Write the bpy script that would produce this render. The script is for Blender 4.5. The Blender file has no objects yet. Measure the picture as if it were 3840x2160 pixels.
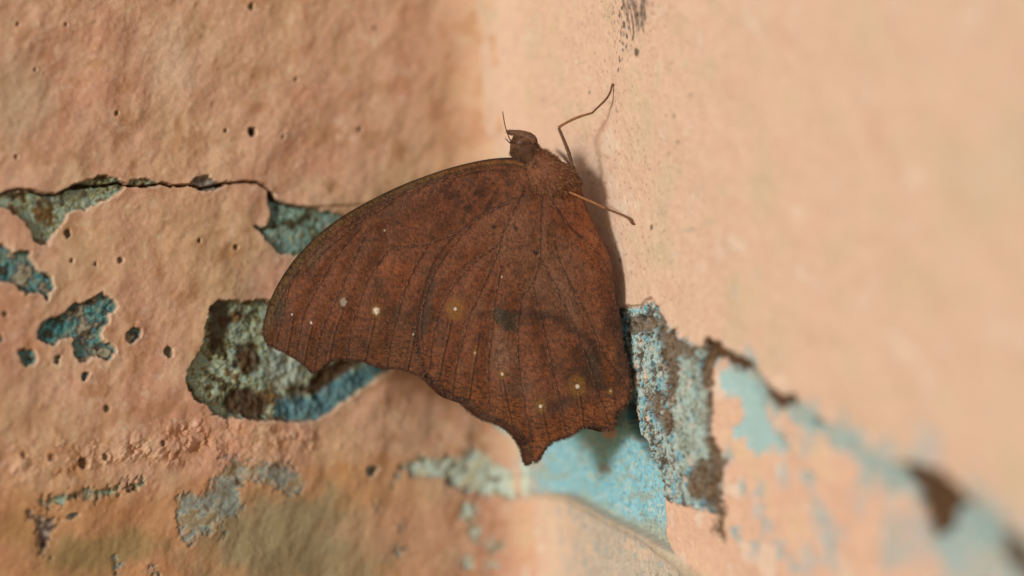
import bpy, math, random
import numpy as np
from mathutils import Vector, Matrix

# ------------------------------------------------------------------ camera, sky, sun, exposure
MM = 0.001
K = 0.032                       # mm per photo pixel in the plane of focus
DIST = 250.0                    # mm from lens to plane of focus
ROLL = math.radians(4.5)
cr, sr = math.cos(ROLL), math.sin(ROLL)
sc = bpy.context.scene
cam_d = bpy.data.cameras.new("camera")
cam = bpy.data.objects.new("camera", cam_d)
sc.collection.objects.link(cam)
cam.matrix_world = Matrix(((cr, sr, 0, 0), (0, 0, -1, -DIST * MM), (-sr, cr, 0, 0), (0, 0, 0, 1)))
cam_d.sensor_width = 36.0
cam_d.lens = 36.0 * DIST / (3840 * K)
cam_d.clip_start = 0.005
cam_d.clip_end = 50
cam_d.dof.use_dof = True
cam_d.dof.focus_distance = (DIST - 0.4) * MM
cam_d.dof.aperture_fstop = 5.6
sc.camera = cam

L = Vector((0.60, 0.76, -0.24)).normalized()       # direction the light travels
to_sun = -L
w = bpy.data.worlds.new("World"); sc.world = w; w.use_nodes = True
nt = w.node_tree; nt.nodes.clear()
sky = nt.nodes.new('ShaderNodeTexSky'); sky.sky_type = 'NISHITA'; sky.sun_disc = False
sky.sun_elevation = math.asin(to_sun.z); sky.sun_rotation = math.atan2(to_sun.x, to_sun.y)
sky.air_density = 1.0; sky.dust_density = 1.5; sky.ozone_density = 1.0
bg = nt.nodes.new('ShaderNodeBackground'); bg.inputs[1].default_value = 0.10
wo = nt.nodes.new('ShaderNodeOutputWorld')
nt.links.new(sky.outputs[0], bg.inputs[0]); nt.links.new(bg.outputs[0], wo.inputs[0])
sun_d = bpy.data.lights.new("sun", 'SUN'); sun_d.energy = 2.4; sun_d.angle = math.radians(9)
sun_d.color = (1.0, 0.97, 0.92)
sun = bpy.data.objects.new("sun", sun_d); sc.collection.objects.link(sun)
sun.rotation_euler = L.to_track_quat('-Z', 'Y').to_euler()
vs = sc.view_settings
vs.view_transform = 'Standard'; vs.look = 'None'; vs.exposure = 0.0; vs.gamma = 1.0; vs.use_curve_mapping = False
sc.render.engine = 'CYCLES'
sc.cycles.use_denoising = True
sc.cycles.max_bounces = 8; sc.cycles.diffuse_bounces = 5

# ------------------------------------------------------------------ helpers
rng = np.random.default_rng(7)
D2 = 3840 / 2576.0              # pixels measured on a 2576-wide view -> photo pixels
def disp(pts): return [(x * D2, y * D2) for x, y in pts]
def R1(pts): return [(950 + .5825 * x, 550 + .5825 * y) for x, y in pts]
def R2(pts): return [(950 + .5825 * x, 950 + .5825 * y) for x, y in pts]
def R3(pts): return [(1840 + .4278 * x, 280 + .4278 * y) for x, y in pts]
def R4(pts): return [(.4969 * x, 550 + .4969 * y) for x, y in pts]
def R5(pts): return [(.7453 * x, 1270 + .7453 * y) for x, y in pts]
def R6(pts): return [(1800 + .8005 * x, 1000 + .8005 * y) for x, y in pts]

def uv2w(u, v, d=0.0):
    """plane-of-focus mm (u right, v up in the picture) at depth d -> world mm"""
    k = (DIST + d) / DIST
    u = u * k; v = v * k
    return np.stack([u * cr + v * sr, d + 0 * u, -u * sr + v * cr], -1)
def pix2uv(p):
    p = np.asarray(p, float)
    return np.stack([(p[..., 0] - 1920) * K, (1080 - p[..., 1]) * K], -1)
def P(px, py, d=0.0):
    q = pix2uv((px, py)); return uv2w(q[0], q[1], d)

def lin(c):
    c = np.asarray(c, float) / 255.0
    return np.where(c <= .04045, c / 12.92, ((c + .055) / 1.055) ** 2.4)
def smooth(a, b, x):
    t = np.clip((x - a) / (b - a), 0, 1); return t * t * (3 - 2 * t)

def _hash(i, j, seed):
    with np.errstate(over='ignore'):
        h = (i.astype(np.int64) * 374761393 + j.astype(np.int64) * 668265263 + seed * 974711) & 0xffffffff
        h = ((h ^ (h >> 13)) * 1274126177) & 0xffffffff
        h = ((h ^ (h >> 16)) * 2246822519) & 0xffffffff
        return ((h ^ (h >> 13)) & 0xffffff) / float(0x1000000)
def noise(x, y, seed=0):
    i = np.floor(x); j = np.floor(y); fx = x - i; fy = y - j
    ux = fx * fx * fx * (fx * (fx * 6 - 15) + 10); uy = fy * fy * fy * (fy * (fy * 6 - 15) + 10)
    def g(di, dj):
        a = _hash(i + di, j + dj, seed) * 2 * np.pi
        return np.cos(a) * (fx - di) + np.sin(a) * (fy - dj)
    n = (g(0, 0) * (1 - ux) + g(1, 0) * ux) * (1 - uy) + (g(0, 1) * (1 - ux) + g(1, 1) * ux) * uy
    return n * 1.5
def fbm(x, y, octv=4, seed=0, gain=.5):
    s = 0; a = 1; t = 0
    for o in range(octv):
        s = s + a * noise(x * 2 ** o + 13.7 * o, y * 2 ** o - 7.1 * o, seed + o); t += a; a *= gain
    return s / t * 1.4
def worley(x, y, seed=0):
    i = np.floor(x); j = np.floor(y); f1 = np.full(x.shape, 9.0); rid = np.zeros(x.shape)
    for di in (-1, 0, 1):
        for dj in (-1, 0, 1):
            a = i + di; b = j + dj
            dx = a + _hash(a, b, seed) - x; dy = b + _hash(a, b, seed + 5) - y
            d = np.hypot(dx, dy); m = d < f1
            f1 = np.where(m, d, f1); rid = np.where(m, _hash(a, b, seed + 9), rid)
    return f1, rid
def palette(n, cols):
    n = np.clip(n, 0, .9999) * (len(cols) - 1); i = n.astype(int); f = (n - i)[:, None]
    c = np.asarray(cols, float); return c[i] * (1 - f) + c[np.minimum(i + 1, len(cols) - 1)] * f
def mix(a, b, t):
    t = np.asarray(t)[..., None] if np.ndim(t) else t
    return a * (1 - t) + b * t
def sd_poly(poly, x, y, margin=4.0):
    """signed distance to a polygon, negative inside; far points get +margin"""
    poly = np.asarray(poly, float); out = np.full(x.shape, float(margin))
    m = (x > poly[:, 0].min() - margin) & (x < poly[:, 0].max() + margin) & (y > poly[:, 1].min() - margin) & (y < poly[:, 1].max() + margin)
    px = x[m]; py = y[m]
    if px.size == 0: return out
    d = np.full(px.shape, 1e9); ins = np.zeros(px.shape, bool); n = len(poly)
    for k in range(n):
        ax, ay = poly[k]; bx, by = poly[(k + 1) % n]
        ex, ey = bx - ax, by - ay; l2 = ex * ex + ey * ey + 1e-12
        t = np.clip(((px - ax) * ex + (py - ay) * ey) / l2, 0, 1)
        d = np.minimum(d, (px - ax - t * ex) ** 2 + (py - ay - t * ey) ** 2)
        c = ((ay > py) != (by > py))
        if ey != 0: ins ^= c & (px < ax + (py - ay) * ex / ey)
    d = np.sqrt(d); out[m] = np.where(ins, -d, np.minimum(d, margin)); return out
def d_line(line, x, y, margin=3.0):
    line = np.asarray(line, float); out = np.full(x.shape, float(margin))
    m = (x > line[:, 0].min() - margin) & (x < line[:, 0].max() + margin) & (y > line[:, 1].min() - margin) & (y < line[:, 1].max() + margin)
    px = x[m]; py = y[m]; d = np.full(px.shape, float(margin) ** 2)
    for (ax, ay), (bx, by) in zip(line[:-1], line[1:]):
        ex, ey = bx - ax, by - ay; l2 = ex * ex + ey * ey + 1e-12
        t = np.clip(((px - ax) * ex + (py - ay) * ey) / l2, 0, 1)
        d = np.minimum(d, (px - ax - t * ex) ** 2 + (py - ay - t * ey) ** 2)
    out[m] = np.sqrt(d); return out
def chaikin(pts, n=2, closed=True):
    p = np.asarray(pts, float)
    for _ in range(n):
        q = np.roll(p, -1, 0) if closed else p[1:]
        a = p if closed else p[:-1]
        r = np.empty((len(a) * 2, p.shape[1])); r[0::2] = .75 * a + .25 * q; r[1::2] = .25 * a + .75 * q
        if not closed: r = np.vstack([p[:1], r, p[-1:]])
        p = r
    return p
def resample(line, step):
    line = np.asarray(line, float); seg = np.linalg.norm(np.diff(line, axis=0), axis=1)
    t = np.concatenate([[0], np.cumsum(seg)]); n = max(2, int(t[-1] / step) + 1); q = np.linspace(0, t[-1], n)
    return np.stack([np.interp(q, t, line[:, k]) for k in range(line.shape[1])], -1)

def make_mesh(name, verts_mm, faces, col=None, normals=None, smooth_shade=True):
    me = bpy.data.meshes.new(name)
    v = np.asarray(verts_mm, np.float32) * MM
    faces = np.asarray(faces, np.int32); k = faces.shape[1]
    me.vertices.add(len(v)); me.vertices.foreach_set('co', v.ravel())
    me.loops.add(faces.size); me.loops.foreach_set('vertex_index', faces.ravel())
    me.polygons.add(len(faces)); me.polygons.foreach_set('loop_start', np.arange(0, faces.size, k, dtype=np.int32))
    me.update(calc_edges=True)
    me.polygons.foreach_set('use_smooth', np.full(len(faces), smooth_shade))
    if col is not None:
        a = me.color_attributes.new('Col', 'FLOAT_COLOR', 'POINT')
        c = np.ones((len(v), 4), np.float32); c[:, :3] = col; a.data.foreach_set('color', c.ravel())
    me.update()
    if normals is not None: me.normals_split_custom_set_from_vertices(normals.tolist())
    return me
def obj(name, me, mat, parent=None, label=None, kind=None, category=None):
    o = bpy.data.objects.new(name, me); sc.collection.objects.link(o)
    if mat is not None and me is not None: me.materials.append(mat)
    if parent is not None: o.parent = parent
    if label: o['label'] = label
    if kind: o['kind'] = kind
    if category: o['category'] = category
    return o

# ------------------------------------------------------------------ materials
def material(name, rough=.8, spec=.3, fine=900., fine_amt=.18, bump=.15, bump_scale=1500., sheen=0., sat_noise=0., bump_dist=.00008):
    """vertex colour = base pigment; fine procedural grain and relief added here"""
    m = bpy.data.materials.new(name); m.use_nodes = True
    t = m.node_tree; b = t.nodes['Principled BSDF']
    b.inputs['Roughness'].default_value = rough; b.inputs['Specular IOR Level'].default_value = spec
    if sheen:
        b.inputs['Sheen Weight'].default_value = sheen; b.inputs['Sheen Roughness'].default_value = .45
        b.inputs['Sheen Tint'].default_value = (1., .8, .65, 1)
    at = t.nodes.new('ShaderNodeVertexColor'); at.layer_name = 'Col'
    tc = t.nodes.new('ShaderNodeTexCoord')
    n1 = t.nodes.new('ShaderNodeTexNoise'); n1.inputs['Scale'].default_value = fine; n1.inputs['Detail'].default_value = 4; n1.inputs['Roughness'].default_value = .65
    mr = t.nodes.new('ShaderNodeMapRange'); mr.inputs[1].default_value = .25; mr.inputs[2].default_value = .75
    mr.inputs[3].default_value = 1 - fine_amt; mr.inputs[4].default_value = 1 + fine_amt
    mu = t.nodes.new('ShaderNodeVectorMath'); mu.operation = 'SCALE'
    n2 = t.nodes.new('ShaderNodeTexNoise'); n2.inputs['Scale'].default_value = bump_scale; n2.inputs['Detail'].default_value = 5
    bp = t.nodes.new('ShaderNodeBump'); bp.inputs['Strength'].default_value = bump; bp.inputs['Distance'].default_value = bump_dist
    k = t.links.new
    k(tc.outputs['Object'], n1.inputs['Vector']); k(tc.outputs['Object'], n2.inputs['Vector'])
    k(n1.outputs['Fac'], mr.inputs[0]); k(at.outputs['Color'], mu.inputs[0]); k(mr.outputs[0], mu.inputs['Scale'])
    k(mu.outputs[0], b.inputs['Base Color']); k(n2.outputs['Fac'], bp.inputs['Height']); k(bp.outputs[0], b.inputs['Normal'])
    return m
M_wall = material("painted_plaster", rough=.85, spec=.2, fine=1400, fine_amt=.10, bump=.5, bump_scale=2200, bump_dist=.0001)
M_wing = material("wing_scales", rough=.7, spec=.25, fine=4500, fine_amt=.30, bump=.5, bump_scale=5200, sheen=.06, bump_dist=.00006)
M_vein = material("wing_vein", rough=.6, spec=.3, fine=2500, fine_amt=.5, bump=.2)
M_body = material("body_cuticle", rough=.7, spec=.3, fine=3500, fine_amt=.4, bump=.6, bump_scale=3500)
M_hair = material("scale_hair", rough=.6, spec=.3, fine=1500, fine_amt=.2, bump=0.)
M_leg = material("leg_scales", rough=.6, spec=.3, fine=5200, fine_amt=.35, bump=.4, bump_scale=6000)
M_eye = material("compound_eye", rough=.6, spec=.3, fine=3500, fine_amt=.3, bump=.1)

# ------------------------------------------------------------------ the two walls meeting in an inner corner
FX = (2330 - 1920) * K * cr + (1080 - 600) * K * sr          # right wall crosses the plane of focus here
AR = math.radians(60); CD = 24.4                             # its angle to that plane; corner depth
CORNER = np.array([FX - CD / math.tan(AR), CD])
DIR_R = np.array([math.cos(AR), -math.sin(AR)]); NOR_R = np.array([-math.sin(AR), -math.cos(AR)])
DIR_L = np.array([-math.sin(AR), -math.cos(AR)]); NOR_L = np.array([math.cos(AR), -math.sin(AR)])
def wall_uv(pts, side):
    """photo pixels -> (s, z) mm on the wall surface, s measured from the corner"""
    d_, n_ = (DIR_R, NOR_R) if side == 'R' else (DIR_L, NOR_L)
    q = pix2uv(np.asarray(pts, float)); e = uv2w(q[:, 0], q[:, 1], 0.0)
    o = np.array([0, -DIST, 0]); r = e - o
    t = ((CORNER[0] - o[0]) * n_[0] + (CORNER[1] - o[1]) * n_[1]) / (r[:, 0] * n_[0] + r[:, 1] * n_[1])
    h = o + r * t[:, None]
    return np.stack([(h[:, 0] - CORNER[0]) * d_[0] + (h[:, 1] - CORNER[1]) * d_[1], h[:, 2]], -1)
def axis(a, b, step, lo, hi, coarse=26):
    c = np.arange(a, b, step); up = b + (hi - b) * (np.linspace(0, 1, coarse)) ** 2.0
    dn = a - (a - lo) * (np.linspace(0, 1, coarse)[1:][::-1]) ** 2.0 if lo < a else np.array([])
    return np.concatenate([dn, c, up])
RF = 8.0                                                     # plaster rounding in the corner
def fillet(s): return np.where(s < RF, RF - np.sqrt(np.maximum(RF ** 2 - (RF - np.minimum(s, RF)) ** 2, 0)), 0)

def emit_wall(name, side, s_ax, z_ax, h, col, face_label, parts, label):
    d_, n_ = (DIR_R, NOR_R) if side == 'R' else (DIR_L, NOR_L)
    S, Z = np.meshgrid(s_ax, z_ax, indexing='ij'); h = h.reshape(S.shape)
    h = fillet(S) + (h - fillet(S)) * smooth(2., 9., S)
    x = CORNER[0] + S * d_[0] + h * n_[0]; y = CORNER[1] + S * d_[1] + h * n_[1]
    V = np.stack([x, y, Z], -1)
    ts = np.gradient(V, axis=0); tz = np.gradient(V, axis=1)
    N = np.cross(ts, tz); N /= np.linalg.norm(N, axis=-1, keepdims=True)
    flip = (N[..., 0] * n_[0] + N[..., 1] * n_[1]).mean() < 0
    if flip: N = -N
    V = V.reshape(-1, 3); N = N.reshape(-1, 3)
    ns, nz = S.shape; idx = np.arange(ns * nz).reshape(ns, nz)
    F = np.stack([idx[:-1, :-1], idx[1:, :-1], idx[1:, 1:], idx[:-1, 1:]], -1).reshape(-1, 4)
    if flip: F = F[:, ::-1]
    warm = np.clip((col[:, 0] - col[:, 2]) / col[:, 0] * 2.2, 0, 1)[:, None] * smooth(.12, .34, col[:, 0])[:, None]     # white balance of the peach coats only
    wb = np.array([.89, 1.045, 1.25]) if side == 'R' else np.array([.93, 1.06, 1.12])
    col = col * (warm * wb + (1 - warm) * np.array([.97, .98, .98]))
    root = None
    for k in [0] + sorted(parts):
        f = F[face_label == k]
        if len(f) < 4: continue
        used, inv = np.unique(f, return_inverse=True)
        me = make_mesh(name if k == 0 else parts[k][0], V[used], inv.reshape(-1, 4), col[used], N[used])
        if k == 0: root = obj(name, me, M_wall, None, label, 'structure')
        else: obj(parts[k][0], me, M_wall, root, parts[k][1])
    return root
def faces_min(lab_v, ns, nz):
    a = lab_v.reshape(ns, nz); return np.maximum.reduce([a[:-1, :-1], a[1:, :-1], a[1:, 1:], a[:-1, 1:]]).ravel()

G = 0.82                                                      # seen colour of a fully lit surface -> pigment
def pig(c, k=1.0): return lin(c) * G * k
PEACH = pig((230, 186, 152)); PINK = pig((228, 176, 146)); TAN = pig((220, 186, 148)); CHALK = pig((240, 212, 186))
KL = 1.62                                                     # the left wall stands at a glancing angle to the light

def left_wall():
    s_ax = np.concatenate([np.arange(1.6, 80, .135), 80 + 160 * np.linspace(.01, 1, 22) ** 2])
    z_ax = axis(-43, 45, .14, -200, 200, 22)
    S, Z = np.meshgrid(s_ax, z_ax, indexing='ij'); s = S.ravel(); z = Z.ravel()
    ws = s + .30 * fbm(s * .9, z * .9, 4, 3) ; wz = z + .30 * fbm(s * .9 + 40, z * .9, 4, 8)
    U = lambda pts: wall_uv(pts, 'L')
    # relief of the painted surface: broad lumps, trowel drags, grains
    lump = fbm(s * .12, z * .12, 2, 21) * .42 + fbm(s * .33 + .1 * z, z * .30, 3, 31, .5) * .135
    drag = fbm((s + z * .5) * .45, (z - s * .3) * .22, 2, 41) * .07
    grain = fbm(s * 1.5, z * 1.5, 3, 51) * .024 * (.5 + smooth(-.2, .4, fbm(s * .09, z * .09, 2, 53)))
    gw, gid = worley(s * .75, z * .75, 61)
    nub = np.where(gid > .72, .055 * np.exp(-(gw / .26) ** 2), 0)
    h = fillet(s) + (lump + drag + grain + nub) * smooth(0, 6, s)
    # colour of the peach coat
    n1 = fbm(s * .11, z * .11, 4, 71); n2 = fbm(s * .5, z * .5, 4, 81); n3 = fbm(s * 1.6, z * 1.6, 3, 85)
    col = palette(.5 + .42 * n1 + .22 * n2, [pig((206, 158, 120)), PEACH * .96, PINK, pig((222, 170, 142)), pig((232, 194, 162))])
    n0 = fbm(s * .055 + 3, z * .055, 4, 73)
    col = mix(col, pig((214, 170, 126)), smooth(.0, .5, n0 + .5 * n2) * .5); col = mix(col, pig((212, 146, 118)), smooth(.05, .5, -n0 + .6 * fbm(s * .2, z * .2, 4, 77)) * .5)
    col = mix(col, CHALK, smooth(.20, .6, n2 * .7 + n3 * .5) * .35)
    col = mix(col, pig((196, 140, 98)), smooth(.10, .55, -n2 * .7 + fbm(s * .22, z * .22, 3, 91) * .7) * .55)
    # lower part of the wall: bare ochre and grey-green dirt
    zl = U(disp([(300, 1240)]))[0, 1]
    sL, _ = U(disp([(0, 1240)]))[0]
    line = wall_uv(disp([(-60, 1180), (0, 1190), (150, 1215), (330, 1215), (520, 1180), (760, 1160)]), 'L')
    o_ = np.argsort(line[:, 0]); zb = np.interp(s, line[o_, 0], line[o_, 1])
    low = smooth(1.0, -2.5, z - zb + fbm(s * .25, z * .25, 3, 95) * 1.5) * smooth(8, 26, s)
    col = mix(col, pig((204, 142, 92)), low * .65)
    for (cx, cy, rx, ry, c, a) in [(690, 1350, 270, 150, (166, 146, 112), .95), (880, 1390, 170, 150, (176, 154, 120), .8), (250, 1390, 210, 70, (158, 138, 92), .75),
                                   (60, 1330, 120, 50, (192, 146, 92), .5), (740, 1420, 160, 60, (148, 132, 100), .6), (40, 240, 120, 160, (196, 176, 146), .35),
                                   (430, 150, 90, 120, (232, 208, 184), .30), (1120, 300, 90, 260, (214, 160, 116), .35), (980, 1330, 140, 90, (226, 168, 136), .5)]:
        c0 = U(disp([(cx, cy)]))[0]; c1 = U(disp([(cx + rx, cy)]))[0]; c2 = U(disp([(cx, cy + ry)]))[0]
        q = np.hypot((s - c0[0]) / abs(c1[0] - c0[0]), (z - c0[1]) / abs(c2[1] - c0[1])) + .35 * fbm(s * .3, z * .3, 4, 97)
        col = mix(col, pig(c), smooth(1.1, .35, q) * a)
    # band of coarse nubs where the upper plaster ends
    band = wall_uv(disp([(-60, 1175), (0, 1165), (100, 1150), (220, 1160), (330, 1140), (470, 1110), (600, 1090), (760, 1110)]), 'L')
    db = d_line(band, s, z, 6)
    w2, id2 = worley(s * .55 + .5 * n2, z * .7 + .5 * n3, 111)
    h += np.exp(-(db / 2.2) ** 2) * ((.42 - w2) * (.2 + 1.1 * id2) + .12) * (.35 + .65 * smooth(-.4, .2, fbm(s * .12, z * .3, 3, 113)))
    col = mix(col, pig((196, 128, 74)), smooth(.35, .75, w2) * np.exp(-(db / 2.2) ** 2) * .45)
    label = np.zeros(s.size, int); parts = {}; nid = [1]
    # ---------------- patches where the peach coat has come away
    gray = [pig((66, 62, 46), KL * .8), pig((112, 112, 84), KL * .8), pig((136, 140, 112), KL * .85), pig((96, 128, 130), KL * .85), pig((150, 150, 122), KL * .85), pig((108, 120, 104), KL * .8), pig((104, 84, 54), KL * .8)]
    mixed = [pig((60, 58, 44), KL * .8), pig((104, 116, 92), KL * .8), pig((84, 124, 126), KL * .85), pig((136, 150, 132), KL * .85), pig((62, 116, 128), KL * .8), pig((150, 136, 100), KL * .8)]
    teal = [pig((58, 62, 54), KL * .8), pig((48, 100, 108), KL * .8), pig((70, 130, 138), KL * .8), pig((112, 122, 100), KL * .8), pig((54, 108, 120), KL * .8), pig((82, 66, 58), KL * .8), pig((128, 122, 104), KL * .8)]
    bluegray = [pig((104, 108, 98), KL * .85), pig((118, 128, 122), KL * .8), pig((100, 128, 132), KL * .85), pig((150, 152, 138), KL * .8), pig((130, 116, 92), KL * .8)]
    pale = [pig((140, 140, 116), KL * .7), pig((186, 196, 182), KL * .72), pig((160, 186, 186), KL * .72), pig((196, 190, 164), KL * .7)]
    brown = [pig((58, 40, 28), KL * .7), pig((84, 62, 42), KL * .7), pig((46, 32, 24), KL * .7)]
    purple = [pig((70, 56, 58), KL * .8), pig((120, 108, 104), KL * .8), pig((150, 146, 136), KL * .8), pig((90, 78, 72), KL * .8)]
    tex = fbm(s * .55, z * .55, 5, 121, .6); tex2 = fbm(s * 1.5, z * 1.5, 4, 131, .6); bw, bid = worley(s * .6, z * .6, 141); texb = fbm(s * .30, z * .34, 4, 125, .6)
    def patch(pts, pal, depth, text, name='bare_patch', rag=1.0, rough=.30, soft=0.0, amt=1.0):
        nonlocal h, col, label
        poly = chaikin(U(pts), 1)
        d = sd_poly(poly, s + (ws - s) * rag, z + (wz - z) * rag, 4)
        d = d + .10 * tex2 * rag + soft * (1.5 * tex + 1.0 * tex2)
        ins = smooth(.08 + .8 * soft, -.16 - .8 * soft, d) * amt
        body = palette(.5 + 1.25 * texb + .35 * tex + .35 * tex2, pal) * 1.22
        body = mix(body, pig((56, 44, 34), KL * .8), smooth(.36, .16, bw + .2 * tex2) * (bid > .74) * .75)
        body = mix(body, pig((214, 170, 132), KL * .7), smooth(.42, .9, -tex + .3 * tex2) * .6)
        body = mix(body, pig((62, 58, 48), KL * .8), smooth(-.55, -.1, d) * .30)       # grime left along the broken edge
        col = mix(col, body, ins)
        rim = np.exp(-((d - .16) / .12) ** 2) * (d > 0) * (soft == 0)
        col = mix(col, CHALK * 1.05, rim * np.clip(.3 + .6 * tex, 0, 1))
        lip = (.055 if soft == 0 else .0) * np.exp(-((d - .25) / .45) ** 2) * (d > 0)
        h = h + lip - ins * (depth - rough * (tex * .8 + tex2 * .5))
        k = nid[0]; nid[0] += 1
        parts[k] = (name, text); label[(d < -.02)] = k
        return d
    def pit(x, y, r, depth=.30, c=(124, 98, 74), name='pit'):
        nonlocal h, col, label
        c0 = U(disp([(x, y)]))[0]; rr = r * D2 * K
        d = np.hypot(s - c0[0], (z - c0[1]) * .9) - rr * (1 + .35 * tex2)
        ins = smooth(.10, -.45 * rr, d)
        col = mix(col, palette(.5 + .6 * tex2, [pig(c, KL * .7), pig((96, 100, 86), KL * .7)]), smooth(.03, -.12, d) * .92)
        h = h + .03 * np.exp(-((d - .15) / .25) ** 2) * (d > 0) - ins * depth
        if (d < 0).sum() > 8:
            k = nid[0]; nid[0] += 1; parts[k] = (name, None); label[d < -.0] = k
    patch(R4([(-160, 400), (0, 365), (60, 338), (140, 332), (220, 334), (290, 352), (420, 362), (470, 338), (540, 302), (620, 268), (700, 232), (770, 218), (860, 228), (920, 258), (948, 300), (910, 345), (830, 400), (740, 440), (640, 475), (520, 490), (510, 540), (480, 590), (430, 640), (390, 700), (355, 748), (300, 742), (260, 700), (220, 620), (190, 570), (140, 530), (90, 490), (30, 460), (-160, 440)]),
          gray, .62, 'large grey green bare patch hanging below the crack at the left')
    patch(R4([(955, 280), (1010, 240), (1070, 238), (1160, 262), (1205, 284), (1130, 302), (1000, 298)]), gray, .35, 'thin grey sliver above the crack')
    patch(R4([(1430, 255), (1480, 235), (1550, 218), (1600, 238), (1640, 268), (1705, 275), (1680, 312), (1620, 322), (1540, 338), (1480, 318), (1440, 292)]), purple, .5, 'small grey chip halfway along the crack')
    patch(R4([(2010, 325), (2060, 358), (2090, 408), (2150, 425), (2220, 448), (2300, 455), (2380, 475), (2450, 488), (2540, 495), (2640, 520), (2640, 700), (2420, 800), (2310, 795), (2250, 822), (2150, 812), (2080, 790), (2040, 740), (2000, 690), (1960, 640), (1905, 588), (1960, 600), (2010, 612), (2042, 560), (2052, 500), (2020, 420)]),
          mixed, .6, 'grey blue bare patch beside the upper edge of the wing')
    patch(R4([(-140, 720), (0, 735), (30, 728), (60, 780), (120, 785), (200, 788), (247, 800), (220, 845), (260, 890), (275, 945), (340, 948), (382, 975), (412, 1040), (402, 1095), (370, 1112), (378, 1150), (350, 1172), (325, 1120), (290, 1090), (230, 1107), (170, 1102), (130, 1040), (70, 1022), (-140, 1020)]),
          teal, .65, 'teal and purple ragged patch at the left edge')
    patch(disp([(235, 745), (260, 733), (290, 760), (297, 777), (270, 786), (276, 810), (260, 830), (252, 850), (287, 870), (292, 897), (270, 907), (240, 892), (220, 912), (195, 905), (184, 870), (188, 842), (160, 852), (140, 872), (115, 862), (92, 845), (100, 815), (130, 800), (160, 790), (180, 765), (210, 760)]),
          teal, .6, 'teal bare patch left of the wing tip')
    patch(disp([(318, 833), (352, 822), (355, 852), (335, 868), (318, 862)]), teal, .5, None)
    patch(disp([(48, 880), (75, 876), (97, 895), (91, 917), (70, 922), (50, 902)]), teal, .55, None)
    patch(disp([(138, 895), (157, 892), (152, 917), (136, 914)]), gray, .5, None)
    patch(disp([(205, 940), (226, 934), (229, 950), (210, 962)]), teal, .4, None)
    d11 = patch(disp([(470, 972), (465, 940), (490, 905), (510, 870), (520, 820), (523, 780), (550, 753), (600, 758), (660, 753), (700, 758), (800, 800), (1010, 890), (988, 930), (940, 960), (915, 980), (880, 1002), (840, 1032), (800, 1057), (740, 1064), (660, 1057), (600, 1052), (540, 1050), (530, 1022), (490, 1005)]),
          gray, .9, 'deep grey brown and blue patch behind the lower edge of the forewing', rough=.45)
    for pts, pal, a in [([(540, 770), (580, 760), (590, 800), (580, 850), (545, 870), (535, 820)], brown, .75), ([(600, 860), (650, 870), (670, 910), (640, 945), (600, 920)], brown, .8), ([(590, 985), (640, 980), (690, 1010), (670, 1045), (590, 1040), (575, 1015)], brown, .95),
                        ([(770, 980), (820, 930), (880, 905), (930, 900), (860, 955), (800, 1000)], brown, .95), ([(740, 960), (790, 975), (770, 1015), (740, 1000)], brown, .6),
                        ([(700, 1005), (800, 1000), (870, 950), (930, 915), (1000, 905), (960, 940), (880, 1000), (800, 1055), (690, 1050)], [pig((62, 98, 112), KL * .8), pig((84, 128, 142), KL * .8), pig((104, 140, 146), KL * .8)], .9),
                        ([(690, 860), (770, 880), (770, 960), (700, 980), (670, 930)], pale, .7)]:
        d = sd_poly(U(disp(pts)), ws, wz, 4)
        t = smooth(.5, -.3, d + .4 * tex) * a * (d11 < 0)
        col = mix(col, palette(.5 + .6 * tex, pal), t)
        if pal is brown: h = h - t * .5
    patch(R5([(1120, 603), (1200, 613), (1290, 625), (1400, 628), (1470, 650), (1545, 700), (1522, 762), (1455, 792), (1400, 740), (1300, 705), (1225, 722), (1212, 780), (1222, 850), (1180, 900), (1100, 912), (1010, 1000), (960, 1035), (918, 990), (888, 900), (898, 768), (1010, 782), (1060, 740), (1100, 680)]),
          bluegray, .22, 'blue grey hooked patch low on the left wall', rag=1.5, soft=.6, rough=.15, amt=.85)
    patch(R5([(170, 820), (250, 798), (330, 788), (420, 768), (520, 748), (620, 728), (722, 718), (724, 745), (600, 772), (480, 797), (360, 822), (220, 852)]), gray, .35, 'long thin grey patch low at the left', rag=1.8, soft=.5)
    patch(R5([(140, 880), (190, 878), (240, 900), (292, 940), (272, 980), (242, 1010), (237, 1112), (215, 1102), (190, 1040), (200, 960), (160, 940)]), purple, .4, 'small purple grey patch at the lower left', rag=1.6, soft=.5)
    patch(R5([(330, 885), (400, 875), (390, 905), (340, 908)]), bluegray, .3, None)
    patch(R5([(1838, 650), (1880, 638), (1912, 660), (1880, 692), (1850, 690)]), bluegray, .4, None)
    patch(R5([(2005, 660), (2060, 620), (2120, 598), (2200, 590), (2300, 600), (2330, 578), (2390, 548), (2440, 578), (2490, 640), (2540, 655), (2600, 600), (2640, 700), (2600, 820), (2480, 795), (2400, 782), (2300, 752), (2220, 700), (2100, 692)]), [pig((110, 108, 92), KL * .7)] + pale[1:], .4, 'pale blue grey patch by the corner below the wing', soft=.5, rough=.15)
    patch(disp([(1222, 1040), (1300, 1030), (1345, 1080), (1345, 1180), (1305, 1205), (1272, 1180), (1288, 1150), (1270, 1105), (1240, 1075)]), pale, .5, 'pale blue patch in the corner behind the hindwing tail')
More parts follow.
